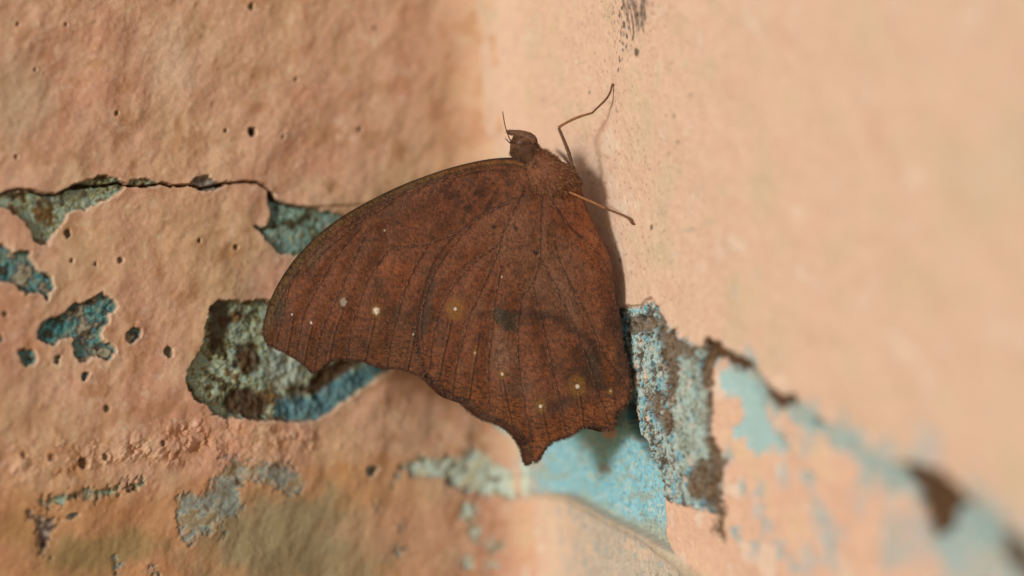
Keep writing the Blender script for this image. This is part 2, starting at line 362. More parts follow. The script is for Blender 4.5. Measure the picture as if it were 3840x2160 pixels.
    for q in [(1180, 1290, 26), (1195, 1340, 20), (1240, 1370, 18), (1178, 1410, 22), (1235, 1420, 16), (1000, 1200, 10), (945, 1270, 9), (1010, 1330, 10), (560, 1330, 14), (300, 1420, 16), (380, 1440, 12), (1010, 1390, 12)]:
        x, y, r = q
        patch(disp([(x - r * .7, y - r), (x + r * .6, y - r * .8), (x + r * .8, y + r * .3), (x, y + r), (x - r * .8, y + r * .5)]), pale if x > 1150 else bluegray, .15, None, rag=2.2, soft=.6)
    for q in [(635, 332, 11, 1.2, (36, 40, 38)), (293, 285, 5), (172, 588, 10, .5, (92, 84, 62)), (302, 655, 7), (568, 328, 5), (905, 325, 7, .5, (120, 104, 78)), (425, 885, 13, .5, (96, 98, 76)), (270, 1028, 9), (0, 850, 11), (12, 790, 7), (180, 655, 4.5), (633, 17, 8, .4, (128, 124, 90)), (410, 1115, 7), (945, 70, 5, .3, (140, 110, 80)), (240, 665, 4), (500, 605, 5, .35, (130, 96, 70)), (595, 622, 6, .35, (120, 92, 66)), (66, 740, 4), (745, 200, 5, .3, (150, 104, 74)), (45, 60, 4), (90, 175, 3), (165, 62, 3.5), (40, 395, 4, .4, (110, 80, 50)), (710, 345, 4), (130, 1150, 9, .35, (190, 124, 76)), (210, 1165, 13, .7, (160, 98, 52)), (265, 1150, 8, .35, (186, 120, 72)), (60, 1145, 7, .3, (196, 130, 82))]:
        pit(*q)
    c72 = U(disp([(72, 118)]))[0]; h += .22 * np.exp(-(np.hypot(s - c72[0], z - c72[1]) / .5) ** 2)
    # ---------------- the crack, its upper lip standing proud of the lower plaster
    crack = np.vstack([U(R4([(-300, 420), (0, 362), (60, 332), (130, 322), (210, 326), (290, 352), (340, 364), (420, 360), (470, 337), (540, 302), (640, 292), (720, 297), (800, 290), (900, 267), (950, 292), (1050, 300), (1150, 292), (1220, 277), (1290, 297), (1430, 292), (1520, 312), (1630, 292), (1700, 282), (1760, 272), (1860, 267), (1950, 272), (2010, 312), (2060, 360), (2090, 412), (2150, 428), (2220, 452), (2300, 458)]))])
    dc = d_line(crack, s + (ws - s) * .35, z + (wz - z) * .35, 5)
    o_ = np.argsort(crack[:, 0]); zc = np.interp(s, crack[o_, 0], crack[o_, 1])
    above = smooth(-.05, .12, z - zc)
    h += .34 * above * np.exp(-np.maximum(z - zc, 0) / 4.0) * smooth(9, 20, s)
    cw = .085 + .05 * np.abs(fbm(s * .5, z * .5, 2, 151))
    c_in = smooth(cw * 1.6, cw * .5, dc)
    hole = sd_poly(U(R4([(530, 298), (560, 282), (610, 276), (690, 288), (692, 306), (620, 312), (565, 318)])), s, z, 3)
    c_in = np.maximum(c_in, smooth(.1, -.05, hole)); c_in = np.maximum(c_in, smooth(.12, -.02, sd_poly(U(R4([(1630, 285), (1700, 275), (1690, 300), (1650, 312)])), ws, wz, 3)) * .9)
    c_in = np.maximum(c_in, smooth(.12, -.04, sd_poly(U(R4([(2030, 345), (2062, 360), (2095, 415), (2070, 418), (2040, 390)])), ws, wz, 3)))
    h -= c_in * 1.1; col = mix(col, palette(.5 + tex2 * .5, brown), c_in * .92)
    k = nid[0]; parts[k] = ('crack', 'dark crack running across the left wall'); label[c_in > .5] = k
    # white paint-dust on high nubs
    emit_wall('wall_left', 'L', s_ax, z_ax, h, np.clip(col, .005, .95), faces_min(label, len(s_ax), len(z_ax)), parts,
              'rough peach painted plaster wall with peeling patches and a crack, left of the corner')

def right_wall():
    s_ax = np.concatenate([np.arange(1.6, 8, .2), np.arange(8, 50, .125), np.arange(50, 105, .28), 105 + 190 * np.linspace(.002, 1, 30) ** 1.6])
    z_ax = axis(-45, 47, .135, -200, 200, 22)
    S, Z = np.meshgrid(s_ax, z_ax, indexing='ij'); s = S.ravel(); z = Z.ravel()
    wn = fbm(s * .9, z * .9, 4, 203); wm = fbm(s * .9 + 40, z * .9, 4, 208)
    ws = s + .30 * wn; wz = z + .30 * wm
    U = lambda pts: wall_uv(pts, 'R')
    tex = fbm(s * .55, z * .55, 5, 221, .6); tex2 = fbm(s * 1.7, z * 1.7, 4, 231, .6); tex3 = fbm(s * .17, z * .17, 4, 241)
    h = fillet(s) + (fbm(s * .13, z * .13, 3, 251) * .30 + fbm(s * .5, z * .5, 3, 261) * .07 + fbm(s * 2.2, z * 1.6, 3, 271) * .055 + fbm(s * .9, z * .35, 3, 273) * .05) * smooth(0, 5, s)
    col = palette(.5 + .8 * tex3 + .35 * tex, [pig((222, 186, 148)), PEACH, pig((230, 188, 154)), pig((228, 182, 150)), pig((234, 198, 166))])
    col = mix(col, pig((214, 160, 130)), smooth(.5, 1.0, fbm(s * .22, z * .13, 4, 281)) * .4)
    col = mix(col, pig((216, 186, 150)), smooth(.2, .6, fbm(s * .10 + 9, z * .08, 3, 291)) * .5)
    col = col * (1 + .05 * fbm(s * 2.6, z * 1.6, 3, 293) + .035 * noise(s * 5., z * 2.5, 295))[:, None]
    # pin-holes and rubbed grains
    w1, i1 = worley(s * 1.5, z * 1.5, 301)
    pin = smooth(.26, .10, w1) * (i1 > .84); h -= pin * .14; col = mix(col, pig((130, 104, 80)), pin * .6 * smooth(60, 40, s))
    label = np.zeros(s.size, int); parts = {}; nid = [1]
    def zone(d, text, name='bare_patch', thr=-.02):
        k = nid[0]; nid[0] += 1; parts[k] = (name, text); label[d < thr] = k
    blue = [pig((88, 120, 130)), pig((116, 168, 184)), pig((150, 200, 214)), pig((132, 188, 210)), pig((176, 212, 212)), pig((104, 178, 216))]
    brownr = [pig((54, 38, 26)), pig((98, 74, 52)), pig((74, 54, 36)), pig((116, 94, 72))]
    # small dark specks on the upper wall
    for x, y, rx, ry, c, a in [(1638, 572, 4, 9, (96, 84, 72), .9), (1482, 233, 4, 6, (110, 104, 92), .8), (1736, 240, 4, 5, (130, 104, 88), .6), (1698, 292, 4, 8, (140, 120, 92), .6), (1705, 358, 5, 6, (140, 104, 92), .6), (1680, 388, 3, 6, (150, 120, 80), .6), (1540, 263, 3, 8, (160, 142, 120), .5), (1735, 578, 14, 8, (170, 160, 136), .7), (1785, 560, 22, 10, (180, 160, 134), .6), (1550, 275, 3, 9, (150, 134, 112), .5), (1822, 480, 10, 18, (196, 180, 152), .5), (1830, 625, 16, 16, (196, 164, 136), .5), (1520, 330, 3, 3, (150, 140, 110), .5), (1462, 345, 3, 4, (160, 150, 116), .6), (1605, 200, 4, 6, (190, 160, 120), .5), (1725, 160, 6, 14, (206, 190, 140), .5), (1905, 690, 20, 20, (196, 176, 148), .4), (1850, 735, 12, 22, (186, 184, 170), .5), (1560, 655, 3, 6, (120, 100, 80), .6), (1575, 640, 2.5, 3, (130, 110, 90), .5), (1845, 60, 18, 14, (212, 184, 150), .4), (2200, 90, 20, 14, (212, 186, 150), .4), (1250, 210, 12, 8, (214, 180, 140), .4), (1350, 150, 6, 8, (206, 170, 136), .4), (1660, 490, 3, 4, (180, 150, 120), .5), (1700, 640, 12, 9, (214, 184, 160), .5), (2100, 540, 30, 20, (214, 184, 150), .3)]:
        c0 = U(disp([(x, y)]))[0]; c1 = U(disp([(x + rx, y)]))[0]; r_s = abs(c1[0] - c0[0]); r_z = ry * D2 * K * .9
        q = np.hypot((s - c0[0]) / r_s, (z - c0[1]) / r_z) + .5 * tex2
        t = smooth(1.15, .6, q) * a * (.6 if rx > 9 else 1.); col = mix(col, pig(c), t); h -= t * .10
        if a >= .8: zone(np.where(q < .9, -1., 1.), None, 'pit')
    # dark smear at the top of the wall
    sm = sd_poly(U(disp([(1560, -60), (1562, 0), (1576, 34), (1588, 66), (1600, 88), (1610, 92), (1620, 70), (1632, 24), (1640, -60)])), s + .5 * wn, z + .8 * wm, 4)
    strk = fbm(s * 2.6, z * .5, 3, 311)
    t = smooth(.3, -.5, sm + 1.6 * strk) * .9 * smooth(-.22, .16, fbm(s * 1.0, z * .28, 4, 313, .65) + .12) * (.75 + .5 * tex2)
    for x, y, rx, ry in [(1598, 132, 6, 12), (1566, 20, 3, 6), (1570, 62, 4, 10), (1577, 92, 3, 7), (1582, 70, 3, 5), (1560, 84, 2, 8), (1557, 150, 2, 9), (1567, 110, 2, 4), (1590, 95, 3, 8), (1566, 125, 2, 5), (1556, 175, 2, 6), (1575, 118, 2, 4), (1559, 40, 2.5, 5), (1563, 68, 2.5, 4)]:
        c0 = U(disp([(x, y)]))[0]; c1 = U(disp([(x + rx, y)]))[0]
        t = np.maximum(t, smooth(1.2, .7, np.hypot((s - c0[0]) / abs(c1[0] - c0[0]), (z - c0[1]) / (ry * D2 * K)) + .4 * tex2) * .8)
    sg, si = worley(s * 2.2, z * 1.3, 321); c0 = U(disp([(1562, 90)]))[0]
    t = np.maximum(t, smooth(.32, .18, sg) * (si > .6) * np.exp(-(np.abs(s - c0[0]) / 2.2) ** 2) * smooth(6., 0, np.abs(z - c0[1] - 1) - 1) * .75)
    col = mix(col, palette(.5 + .6 * strk, [pig((74, 68, 62)), pig((104, 96, 88)), pig((84, 78, 72))]), np.clip(t * 1.15, 0, 1))
    zone(np.where(t > .45, -1., 1.), 'dark grey smear at the top of the right wall', 'smudge')
    # ---------------- everything under the broken edge lies lower
    edge = U(disp([(1540, 800), (1562, 776), (1580, 768), (1612, 768), (1625, 755), (1640, 748), (1652, 765), (1668, 790), (1690, 832), (1720, 860), (1760, 876), (1785, 854), (1800, 862), (1830, 878), (1880, 902), (1920, 948), (1940, 984), (1985, 998), (2012, 1006), (2050, 1050), (2110, 1080), (2170, 1128), (2230, 1168), (2290, 1163), (2340, 1178), (2400, 1230), (2470, 1290), (2530, 1330), (2576, 1360), (2700, 1450), (2900, 1600)]))
    big = np.vstack([edge, [[edge[-1, 0], -220], [0.0, -220], [0.0, edge[0, 1]]]])
    de = sd_poly(big, s + .5 * (ws - s), z + .5 * (wz - z), 60)
    below = smooth(.10, -.18, de)
    h += .10 * np.exp(-((de - .3) / .5) ** 2) * (de > 0) - below * .55
    low = palette(.5 + .8 * tex3 + .35 * tex, [pig((232, 190, 150)), pig((236, 186, 152)), pig((228, 178, 144)), pig((238, 204, 174))])
    col = mix(col, low, below)
    def spot(d, pal, a=1., dh=0., soft=.18, tx=None):
        nonlocal col, h
        t = smooth(soft, -soft, d) * a
        col = mix(col, palette(.5 + .6 * (tex if tx is None else tx), pal), t); h = h + t * dh; return t
    gs = 1.5 * fbm(s * .22, z * .22, 3, 205); gz = 1.2 * fbm(s * .22 + 31, z * .22, 3, 206)
    sdp = lambda pts, k=1.0, m=4, g=0.: sd_poly(chaikin(U(pts), 1), s + k * (ws - s) + g * gs, z + k * (wz - z) + g * gz, m)
    lblue = [pig((156, 194, 198)), pig((168, 206, 212)), pig((158, 202, 212)), pig((180, 208, 206))]
    # blue islands and specks in the lower coat
    d = sdp(R6([(1120, 470), (1200, 478), (1262, 520), (1312, 600), (1322, 680), (1342, 730), (1402, 820), (1432, 832), (1420, 872), (1322, 852), (1272, 892), (1230, 852), (1224, 812), (1163, 797), (1168, 740), (1214, 722), (1208, 622), (1172, 602), (1152, 642), (1108, 562), (1098, 520)]), 2.2)
    d = d + .5 * tex2 + .5 * tex; spot(d, lblue, .95, -.18, tx=tex * 1.2 + tex2); zone(d, 'pale blue paint island on the right wall below the broken edge', 'bare_patch')
    dsp = U([(2700 + .7317 * x, 1100 + .7317 * y) for x, y in [(430, 950), (300, 930), (180, 1010), (480, 1130), (540, 1240), (850, 1320), (720, 830), (640, 740), (460, 650), (850, 870), (730, 950), (180, 1120), (220, 1200), (290, 1310), (350, 1400), (160, 1320), (60, 1230), (430, 1370), (540, 1350), (420, 780), (300, 760), (90, 1000), (20, 840), (1140, 1150), (1150, 1290), (1330, 1150), (1000, 970), (1250, 1230), (1480, 1400), (1260, 1420), (160, 330), (1070, 810), (690, 1080), (850, 1150), (980, 1250)]])
    for (cs, cz), r, a in zip(dsp, [1.3, 1.3, 1.1, 1.6, 2.0, 2.2, 2.2, 2.2, 1.9, 2.4, 1.6, 1.2, 1.4, 1.1, 1.0, .9, 1.0, 1.8, 1.6, 1.3, 1.4, .8, 1., 3.2, 3.4, 3.4, 2.4, 2.6, 5., 4., 1.1, 2.4, 1.6, 1.8, 3.0],
                              [.8, .5, .6, .6, .55, .65, .7, .7, .85, .7, .55, .5, .55, .7, .6, .7, .9, .45, .5, .6, .6, .8, .8, .8, .8, .7, .8, .7, .8, .6, .8, .4, .3, .3, .5]):
        d = (np.hypot((s - cs) * .9, (z - cz) * .8) - r * (.75 + .9 * wn)) * .8
        t = spot(d, [pig((136, 150, 146)), pig((158, 184, 184)), pig((150, 190, 200)), pig((176, 192, 182))], a, -.10, .35)
    # older blue coat showing in a ragged strip just under the broken edge
    sn = fbm(s * .32, z * .32, 4, 299)
    d = np.maximum(-2.3 - de - 3.2 * sn - .6 * wn, de + .1); d = np.where(s > 40, d, 4.)
    spot(d, [pig((120, 140, 140)), pig((152, 176, 176)), pig((150, 188, 196)), pig((182, 192, 178))], .85, -.10, .4); zone(d, 'ragged pale blue strip running under the broken edge', 'bare_patch')
    # brown broken edge pieces (bare render showing under both coats)
    for k, (pts, a, dh, txt) in enumerate([(disp([(1756, 884), (1786, 852), (1820, 872), (1880, 902), (1905, 930), (1892, 948), (1850, 925), (1810, 905), (1790, 915), (1770, 935), (1760, 915)]), 1, -.5, 'dark brown bare strip along the broken edge'),
                             (disp([(1915, 945), (1940, 985), (1990, 997), (2010, 1008), (1985, 1018), (1955, 1032), (1940, 1040), (1928, 1010), (1915, 975)]), 1, -.5, 'brown bare chip further along the broken edge'),
                             (disp([(2030, 1045), (2060, 1060), (2060, 1085), (2035, 1090)]), .6, -.3, None),
                             (disp([(2262, 1158), (2330, 1166), (2385, 1205), (2455, 1262), (2420, 1275), (2385, 1290), (2372, 1345), (2325, 1352), (2315, 1290), (2300, 1235), (2262, 1200)]), 1, -.7, 'big dark brown chip on the broken edge at the right'),
                             (disp([(2490, 1300), (2540, 1345), (2600, 1390), (2640, 1470), (2560, 1460), (2515, 1420), (2500, 1360)]), .9, -.7, 'brown chip at the lower right end of the broken edge')]):
        d = sdp(pts, 2.2, 4, .8) + .3 * tex2; spot(d, brownr, a, dh); zone(d, txt)
    # ---------------- thick speckled slab next to the wing
    slab = disp([(1545, 790), (1562, 776), (1600, 767), (1628, 757), (1660, 778), (1700, 842), (1745, 872), (1768, 900), (1775, 1000), (1790, 1100), (1806, 1180), (1812, 1250), (1800, 1300), (1770, 1285), (1738, 1278), (1700, 1262), (1666, 1262), (1661, 1200), (1640, 1150), (1602, 1080), (1580, 980), (1560, 900)])
    dsl = sdp(slab, 1.3, 8, .5); tsl = smooth(.15, -.2, dsl)
    wq = .35 * fbm(s * 1.2, z * 1.2, 3, 337); sw = fbm(s * .62 + wq, z * .42 + wq, 5, 331, .68); sv = fbm(s * 2.1, z * 1.7, 4, 341, .75); fx, fi = worley(s * .8 + wq, z * .5 + wq, 351); gx, gi = worley(s * 1.9 + wq, z * 1.5 - wq, 361)
    fx = fx + .22 * sv; gx = gx + .2 * sv
    hx, hi = worley(s * 3.0 - wq, z * 2.4 + wq, 366)
    cs_ = palette(.5 + 1.0 * sw + .55 * sv, [pig((128, 120, 104)), pig((176, 182, 170)), pig((150, 184, 188)), pig((190, 204, 198)), pig((132, 190, 206)), pig((206, 206, 192)), pig((150, 144, 128))])
    cs_ = mix(cs_, pig((92, 176, 208)), smooth(.05, .35, fbm(s * .9, z * .5, 4, 367) + .5 * sv - .05) * .75)
    cs_ = mix(cs_, pig((232, 184, 146)), smooth(.40, .26, fx) * (fi > .80) * .9)
    cs_ = mix(cs_, pig((60, 46, 36)), smooth(.46, .26, gx) * (gi > .62) * .88)
    cs_ = mix(cs_, pig((90, 74, 58)), smooth(.06, .34, fbm(s * .55 + 5, z * .38, 5, 368, .7)) * .9)
    cs_ = mix(cs_, pig((54, 44, 36)), smooth(.36, .2, hx) * (hi > .80) * .8)
    cs_ = mix(cs_, pig((222, 220, 208)), smooth(.34, .16, hx) * (hi < .22) * .75)
    # left half bluer, right half greyer with olive
    col = mix(col, cs_, tsl)
    right_half = sdp(disp([(1700, 842), (1768, 900), (1775, 1000), (1790, 1100), (1800, 1180), (1750, 1180), (1690, 1190), (1690, 1000), (1705, 900)]), 1.6, 4, 1.2)
    col = mix(col, palette(.5 + .5 * sw + .3 * sv, [pig((110, 104, 92)), pig((150, 164, 154)), pig((180, 196, 186)), pig((160, 186, 186)), pig((200, 184, 150))]), smooth(.4, -.4, right_half + .8 * sw) * .6 * (1 - .7 * smooth(.46, .26, gx) * (gi > .7)))
    h += tsl * (.45 + .50 * sw + .22 * sv - .25 * smooth(.36, .2, gx) * (gi > .76))
    zone(dsl, 'rough speckled blue and brown plaster slab right of the wing', 'plaster_slab')
    for k, (pts, a) in enumerate([(disp([(1585, 790), (1625, 778), (1650, 800), (1668, 830), (1655, 850), (1620, 838), (1590, 850), (1575, 820)]), .85), (disp([(1650, 775), (1690, 835), (1725, 865), (1755, 890), (1740, 905), (1705, 895), (1695, 980), (1690, 1040), (1680, 1095), (1668, 1090), (1672, 1020), (1660, 930), (1665, 860)]), .9),
                                  (disp([(1760, 880), (1795, 870), (1782, 960), (1780, 1030), (1792, 1100), (1812, 1200), (1806, 1300), (1815, 1360), (1800, 1355), (1790, 1290), (1786, 1200), (1772, 1080), (1766, 960)]), .95), (disp([(1735, 1190), (1760, 1160), (1790, 1150), (1806, 1200), (1802, 1285), (1760, 1270), (1725, 1240)]), .9),
                                  (disp([(1630, 985), (1660, 1000), (1680, 1080), (1660, 1085), (1635, 1030)]), .8)]):
        d = sdp(pts, 2.0, 4, 1.0); d = d + .75 * sv + .8 * sw; spot(d, [pig((58, 42, 30)), pig((112, 88, 64)), pig((84, 62, 42)), pig((140, 122, 102)), pig((106, 76, 46)), pig((68, 50, 36))], a, -.35, .22, tx=sw + 1.1 * sv); zone(d, None, 'bare_patch', -.1)
    # cavity at the slab's upper end
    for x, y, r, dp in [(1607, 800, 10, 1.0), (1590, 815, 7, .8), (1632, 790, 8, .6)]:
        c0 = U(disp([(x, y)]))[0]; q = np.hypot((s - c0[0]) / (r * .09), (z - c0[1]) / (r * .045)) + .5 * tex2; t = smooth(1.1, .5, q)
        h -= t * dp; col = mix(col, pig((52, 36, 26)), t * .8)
    # ---------------- deep blue hollow between slab and corner
    rec = disp([(1290, 1090), (1330, 1040), (1420, 985), (1500, 960), (1562, 930), (1580, 980), (1602, 1080), (1640, 1150), (1661, 1200), (1663, 1260), (1667, 1312), (1664, 1345), (1682, 1384), (1692, 1400), (1600, 1342), (1500, 1290), (1430, 1250), (1370, 1238), (1290, 1236)])
    dr = sdp(rec, .5, 8); tr = smooth(.12, -.25, dr)
    rb = fbm(s * .30, z * .55, 4, 371)
    cb = palette(.45 + .8 * rb + .55 * tex2 + .25 * tex, [pig((150, 176, 178)), pig((150, 200, 210)), pig((138, 204, 224)), pig((120, 194, 228)), pig((164, 214, 226)), pig((186, 212, 210))])
    gl = U(disp([(1310, 1150), (1410, 1150)])); cb = mix(cb, pig((170, 172, 156)), np.clip(smooth(U(disp([(1640, 1290)]))[0, 1], U(disp([(1660, 1360)]))[0, 1], z + .6 * tex) * smooth(18, 24, s), 0, 1) * .7); cb = mix(cb, pig((182, 182, 158)), smooth(gl[1, 0], gl[0, 0], s + 2 * rb) * .8)
    kx, ki = worley(s * 1.8, z * 1.5, 373); cb = mix(cb, pig((86, 96, 92)), smooth(.30, .12, kx) * (ki > .72) * .7)
    cb = mix(cb, pig((206, 210, 196)), smooth(.12, .4, fbm(s * 1.4, z * 2.4, 4, 377, .65)) * .5); cb = mix(cb, pig((96, 120, 122)), smooth(.2, .45, fbm(s * 2.4, z * 1.2, 3, 379)) * .35)
    col = mix(col, cb, tr * smooth(1.5, 4.5, s + 1.5 * tex)); h -= tr * (1.0 - .12 * tex2 - .18 * tex)
    zone(dr, 'bright blue hollow in the wall under the hindwing', 'bare_patch')
    for pts, c, a, dh in [([(1485, 1085), (1520, 1070), (1530, 1100), (1500, 1112)], (232, 178, 148), .8, .3), ([(1478, 1172), (1505, 1170), (1510, 1192), (1485, 1196)], (150, 150, 142), .8, -.15), ([(1550, 1035), (1575, 990), (1590, 1010), (1602, 1075), (1618, 1120), (1632, 1172), (1612, 1165), (1588, 1125), (1562, 1095)], (40, 36, 30), .96, -2.6), ([(1620, 1125), (1640, 1165), (1650, 1195), (1636, 1180)], (72, 60, 48), .8, -.4)]:  # near-black entry: shadow from wing and slab edge painted in, and recessed
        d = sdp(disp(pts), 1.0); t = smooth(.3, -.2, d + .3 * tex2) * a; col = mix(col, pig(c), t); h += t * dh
    # grey ledge below the hollow
    led = disp([(1300, 1228), (1370, 1240), (1430, 1252), (1500, 1292), (1600, 1344), (1690, 1412), (1760, 1470), (1900, 1600), (1280, 1640)])
    dl = sdp(led, .5, 8); tl = smooth(.5, -.5, dl)
    gw_ = fbm(s * .8, z * .4, 4, 381)
    cg = palette(.5 + .8 * gw_ + .6 * tex2, [pig((166, 150, 128)), pig((206, 184, 158)), pig((186, 170, 150)), pig((222, 194, 164)), pig((172, 158, 142)), pig((178, 184, 176))])
    cg = mix(cg, pig((232, 190, 152)), smooth(.2, .7, tex3 + .4 * tex) * .7)
    cg = mix(cg, pig((236, 192, 156)), np.clip(smooth(15, 4, s + 6 * gw_ + 3 * tex), 0, 1) * .8)
    col = mix(col, cg, tl * smooth(2.5, 5.5, s + 1.2 * tex)); h += tl * .25
    rim = np.exp(-((dl + .15) / .55) ** 2); rim2 = np.exp(-((dl - .5) / .5) ** 2)
    col = mix(col, pig((150, 138, 104)), np.clip(rim * (.6 + .5 * tex), 0, 1) * .7); col = mix(col, pig((172, 164, 132)), np.clip(rim2, 0, 1) * .4 * smooth(4, 12, s))
    h += rim * .30
    zone(dl, 'pale grey ledge of plaster at the bottom of the corner', 'ledge')
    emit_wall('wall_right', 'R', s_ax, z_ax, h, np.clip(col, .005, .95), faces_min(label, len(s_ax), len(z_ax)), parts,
              'smooth peach painted wall with a broken edge and blue older paint, right of the corner')
left_wall()
right_wall()

# ------------------------------------------------------------------ the butterfly
bf = bpy.data.objects.new("butterfly", None); sc.collection.objects.link(bf)
bf.empty_display_size = .005
bf['label'] = 'brown butterfly with closed leaf-like wings clinging to the right wall by the corner'
bf['category'] = 'butterfly'
ORIGIN = P(2160, 650, 0.0)
bf.location = Vector(ORIGIN * MM)
def part(name, verts, faces, col, mat, parent=bf, label=None, kind=None, smooth_shade=True):
    me = make_mesh(name, np.asarray(verts) - ORIGIN, faces, col, None, smooth_shade)
    return obj(name, me, mat, parent, label, kind)

def shift(pts): return [(x, y + 686.7) for x, y in pts]       # R2 readings -> R1 frame
F_OUT = R1([(1800, 140), (1770, 105), (1730, 85), (1640, 72), (1500, 82), (1370, 108), (1250, 140), (1130, 180), (1000, 228), (880, 280), (760, 340), (660, 395), (560, 455), (470, 520), (390, 590), (310, 670), (240, 755), (180, 845), (130, 935), (95, 1020), (70, 1110), (62, 1190), (72, 1245), (100, 1285)] +
           shift([(130, 602), (160, 622), (200, 635), (225, 655), (260, 672), (310, 705), (345, 740), (372, 768), (390, 772), (415, 760), (450, 730), (490, 700), (530, 688), (600, 685), (690, 690), (740, 705), (790, 730), (845, 745), (885, 742), (905, 742), (960, 752), (1000, 760), (1060, 788), (1120, 790), (1180, 700), (1300, 400), (1500, 0)]) + [(1700, 420), (1860, 380), (1880, 260)])
H_OUT = R1([(1850, 300), (1700, 318), (1520, 395), (1380, 485), (1250, 610), (1150, 740), (1095, 900), (1060, 1030), (1045, 1160)] +
           shift([(1048, 560), (1070, 650), (1092, 715), (1115, 775), (1150, 800), (1190, 842), (1230, 880), (1270, 910), (1330, 930), (1390, 950), (1430, 985), (1480, 1025), (1540, 1055), (1600, 1070), (1650, 1095), (1700, 1130), (1740, 1180), (1770, 1230), (1788, 1290), (1797, 1335), (1812, 1342), (1832, 1338), (1845, 1310), (1865, 1275), (1900, 1225), (1960, 1195), (2020, 1185), (2070, 1155), (2110, 1120), (2160, 1108), (2220, 1112), (2270, 1128), (2300, 1134), (2320, 1122), (2330, 1095), (2330, 1050), (2345, 1015), (2390, 985), (2420, 930), (2428, 870), (2420, 800), (2410, 740), (2390, 640), (2375, 500), (2360, 400), (2345, 250), (2320, 100), (2300, 5)]) + [(2250, 600), (2200, 510), (2165, 430), (2130, 350), (2100, 290), (2000, 270)])
F_VEINS = [R1(q) for q in [
    [(690, 525), (590, 630), (510, 740), (440, 860), (370, 980), (325, 1070), (300, 1180), (270, 1330)],
    [(725, 560), (660, 690), (610, 800), (560, 920), (510, 1030), (440, 1160), (405, 1310), (388, 1440)],
    [(865, 670), (790, 770), (740, 850), (700, 940), (670, 1040), (630, 1160), (605, 1290), (590, 1368)],
    [(1120, 640), (1060, 740), (1010, 830), (960, 960), (930, 1080), (890, 1210), (868, 1330), (858, 1425)],
    [(1300, 556), (1200, 600), (1120, 635), (1000, 642), (900, 656), (865, 670), (852, 590), (840, 540)],
    [(235, 880), (212, 960), (190, 1080), (160, 1200), (140, 1285)], [(330, 760), (240, 850), (180, 960), (130, 1080)],
    [(1700, 155), (1500, 150), (1300, 190), (1100, 250), (900, 330), (700, 440), (520, 560), (380, 690), (280, 800), (220, 910)],
    [(900, 355), (700, 470), (560, 580), (430, 700), (330, 800)]]]
F_FOLD = [R1(shift(q)) for q in [[(250, 420), (235, 520), (212, 632)], [(372, 470), (340, 600), (325, 700)], [(572, 360), (510, 530), (482, 688)], [(780, 410), (745, 560), (712, 690)], [(1028, 530), (1010, 650), (988, 750)]]]
H_VEINS = [R1(q) for q in [
    [(1740, 250), (1722, 310), (1710, 352), (1660, 440), (1610, 540), (1585, 620), (1575, 680), (1540, 760), (1490, 880), (1440, 980), (1400, 1060), (1370, 1160), (1325, 1330), (1295, 1440), (1283, 1560), (1278, 1595)],
    [(1565, 640), (1420, 740), (1330, 840), (1262, 920), (1220, 1010), (1180, 1110), (1152, 1230), (1140, 1330), (1130, 1440)],
    [(1597, 770), (1580, 860), (1557, 980), (1545, 1060), (1535, 1180), (1515, 1350), (1508, 1480), (1510, 1610), (1520, 1700)],
    [(1858, 300), (1850, 420), (1846, 560), (1845, 700), (1830, 800), (1795, 890), (1722, 960), (1714, 1050), (1700, 1180), (1700, 1300), (1705, 1390), (1720, 1550), (1745, 1690), (1770, 1790), (1795, 1900)],
    [(1795, 890), (1815, 980), (1845, 1080), (1880, 1230), (1900, 1340), (1930, 1470), (1970, 1620), (2000, 1780), (2010, 1860)],
    [(1850, 730), (1890, 810), (1925, 860), (1970, 960), (2020, 1060), (2060, 1160), (2100, 1260), (2160, 1390), (2200, 1540), (2240, 1650), (2290, 1790)],
    [(1930, 560), (1960, 720), (2010, 830), (2090, 980), (2150, 1100), (2200, 1220), (2250, 1340), (2330, 1450), (2390, 1520)],
    [(1900, 330), (1960, 410), (2010, 490), (2100, 580), (2190, 660), (2250, 740), (2300, 830), (2328, 930), (2335, 1050)],
    [(1640, 370), (1500, 420), (1380, 520), (1250, 680), (1180, 775), (1130, 900), (1090, 1020), (1075, 1150), (1085, 1290)]]]
H_FOLD = [R1(shift(q)) for q in [[(1270, 440), (1222, 640), (1190, 810)], [(1450, 520), (1430, 640), (1402, 800), (1385, 930)], [(1602, 820), (1625, 960), (1655, 1085)], [(1855, 1010), (1872, 1100), (1897, 1200)], [(2095, 900), (2108, 1010), (2118, 1105)]]]
EYES = [  # x, y (R1), white radius, olive ring radius, dark halo, (white colour strength)
    (250, 1080, 6, 0, 20, .8), (373, 1134, 7, 0, 19, .9), (580, 1000, 22, 0, 46, .34), (790, 1058, 19, 36, 46, .85), (1300, 1046, 9, 58, 0, .8), (1030, 1207, 5, 0, 0, .8),
    (1426, 1327, 5, 14, 0, .5), (1602, 1464, 9, 26, 36, .75), (1850, 1672, 10, 40, 60, .85), (2086, 1543, 12, 58, 75, .9), (2300, 1574, 7, 20, 50, .5), (845, 540, 5, 0, 0, .7), (1600, 838, 4, 0, 0, .6)]

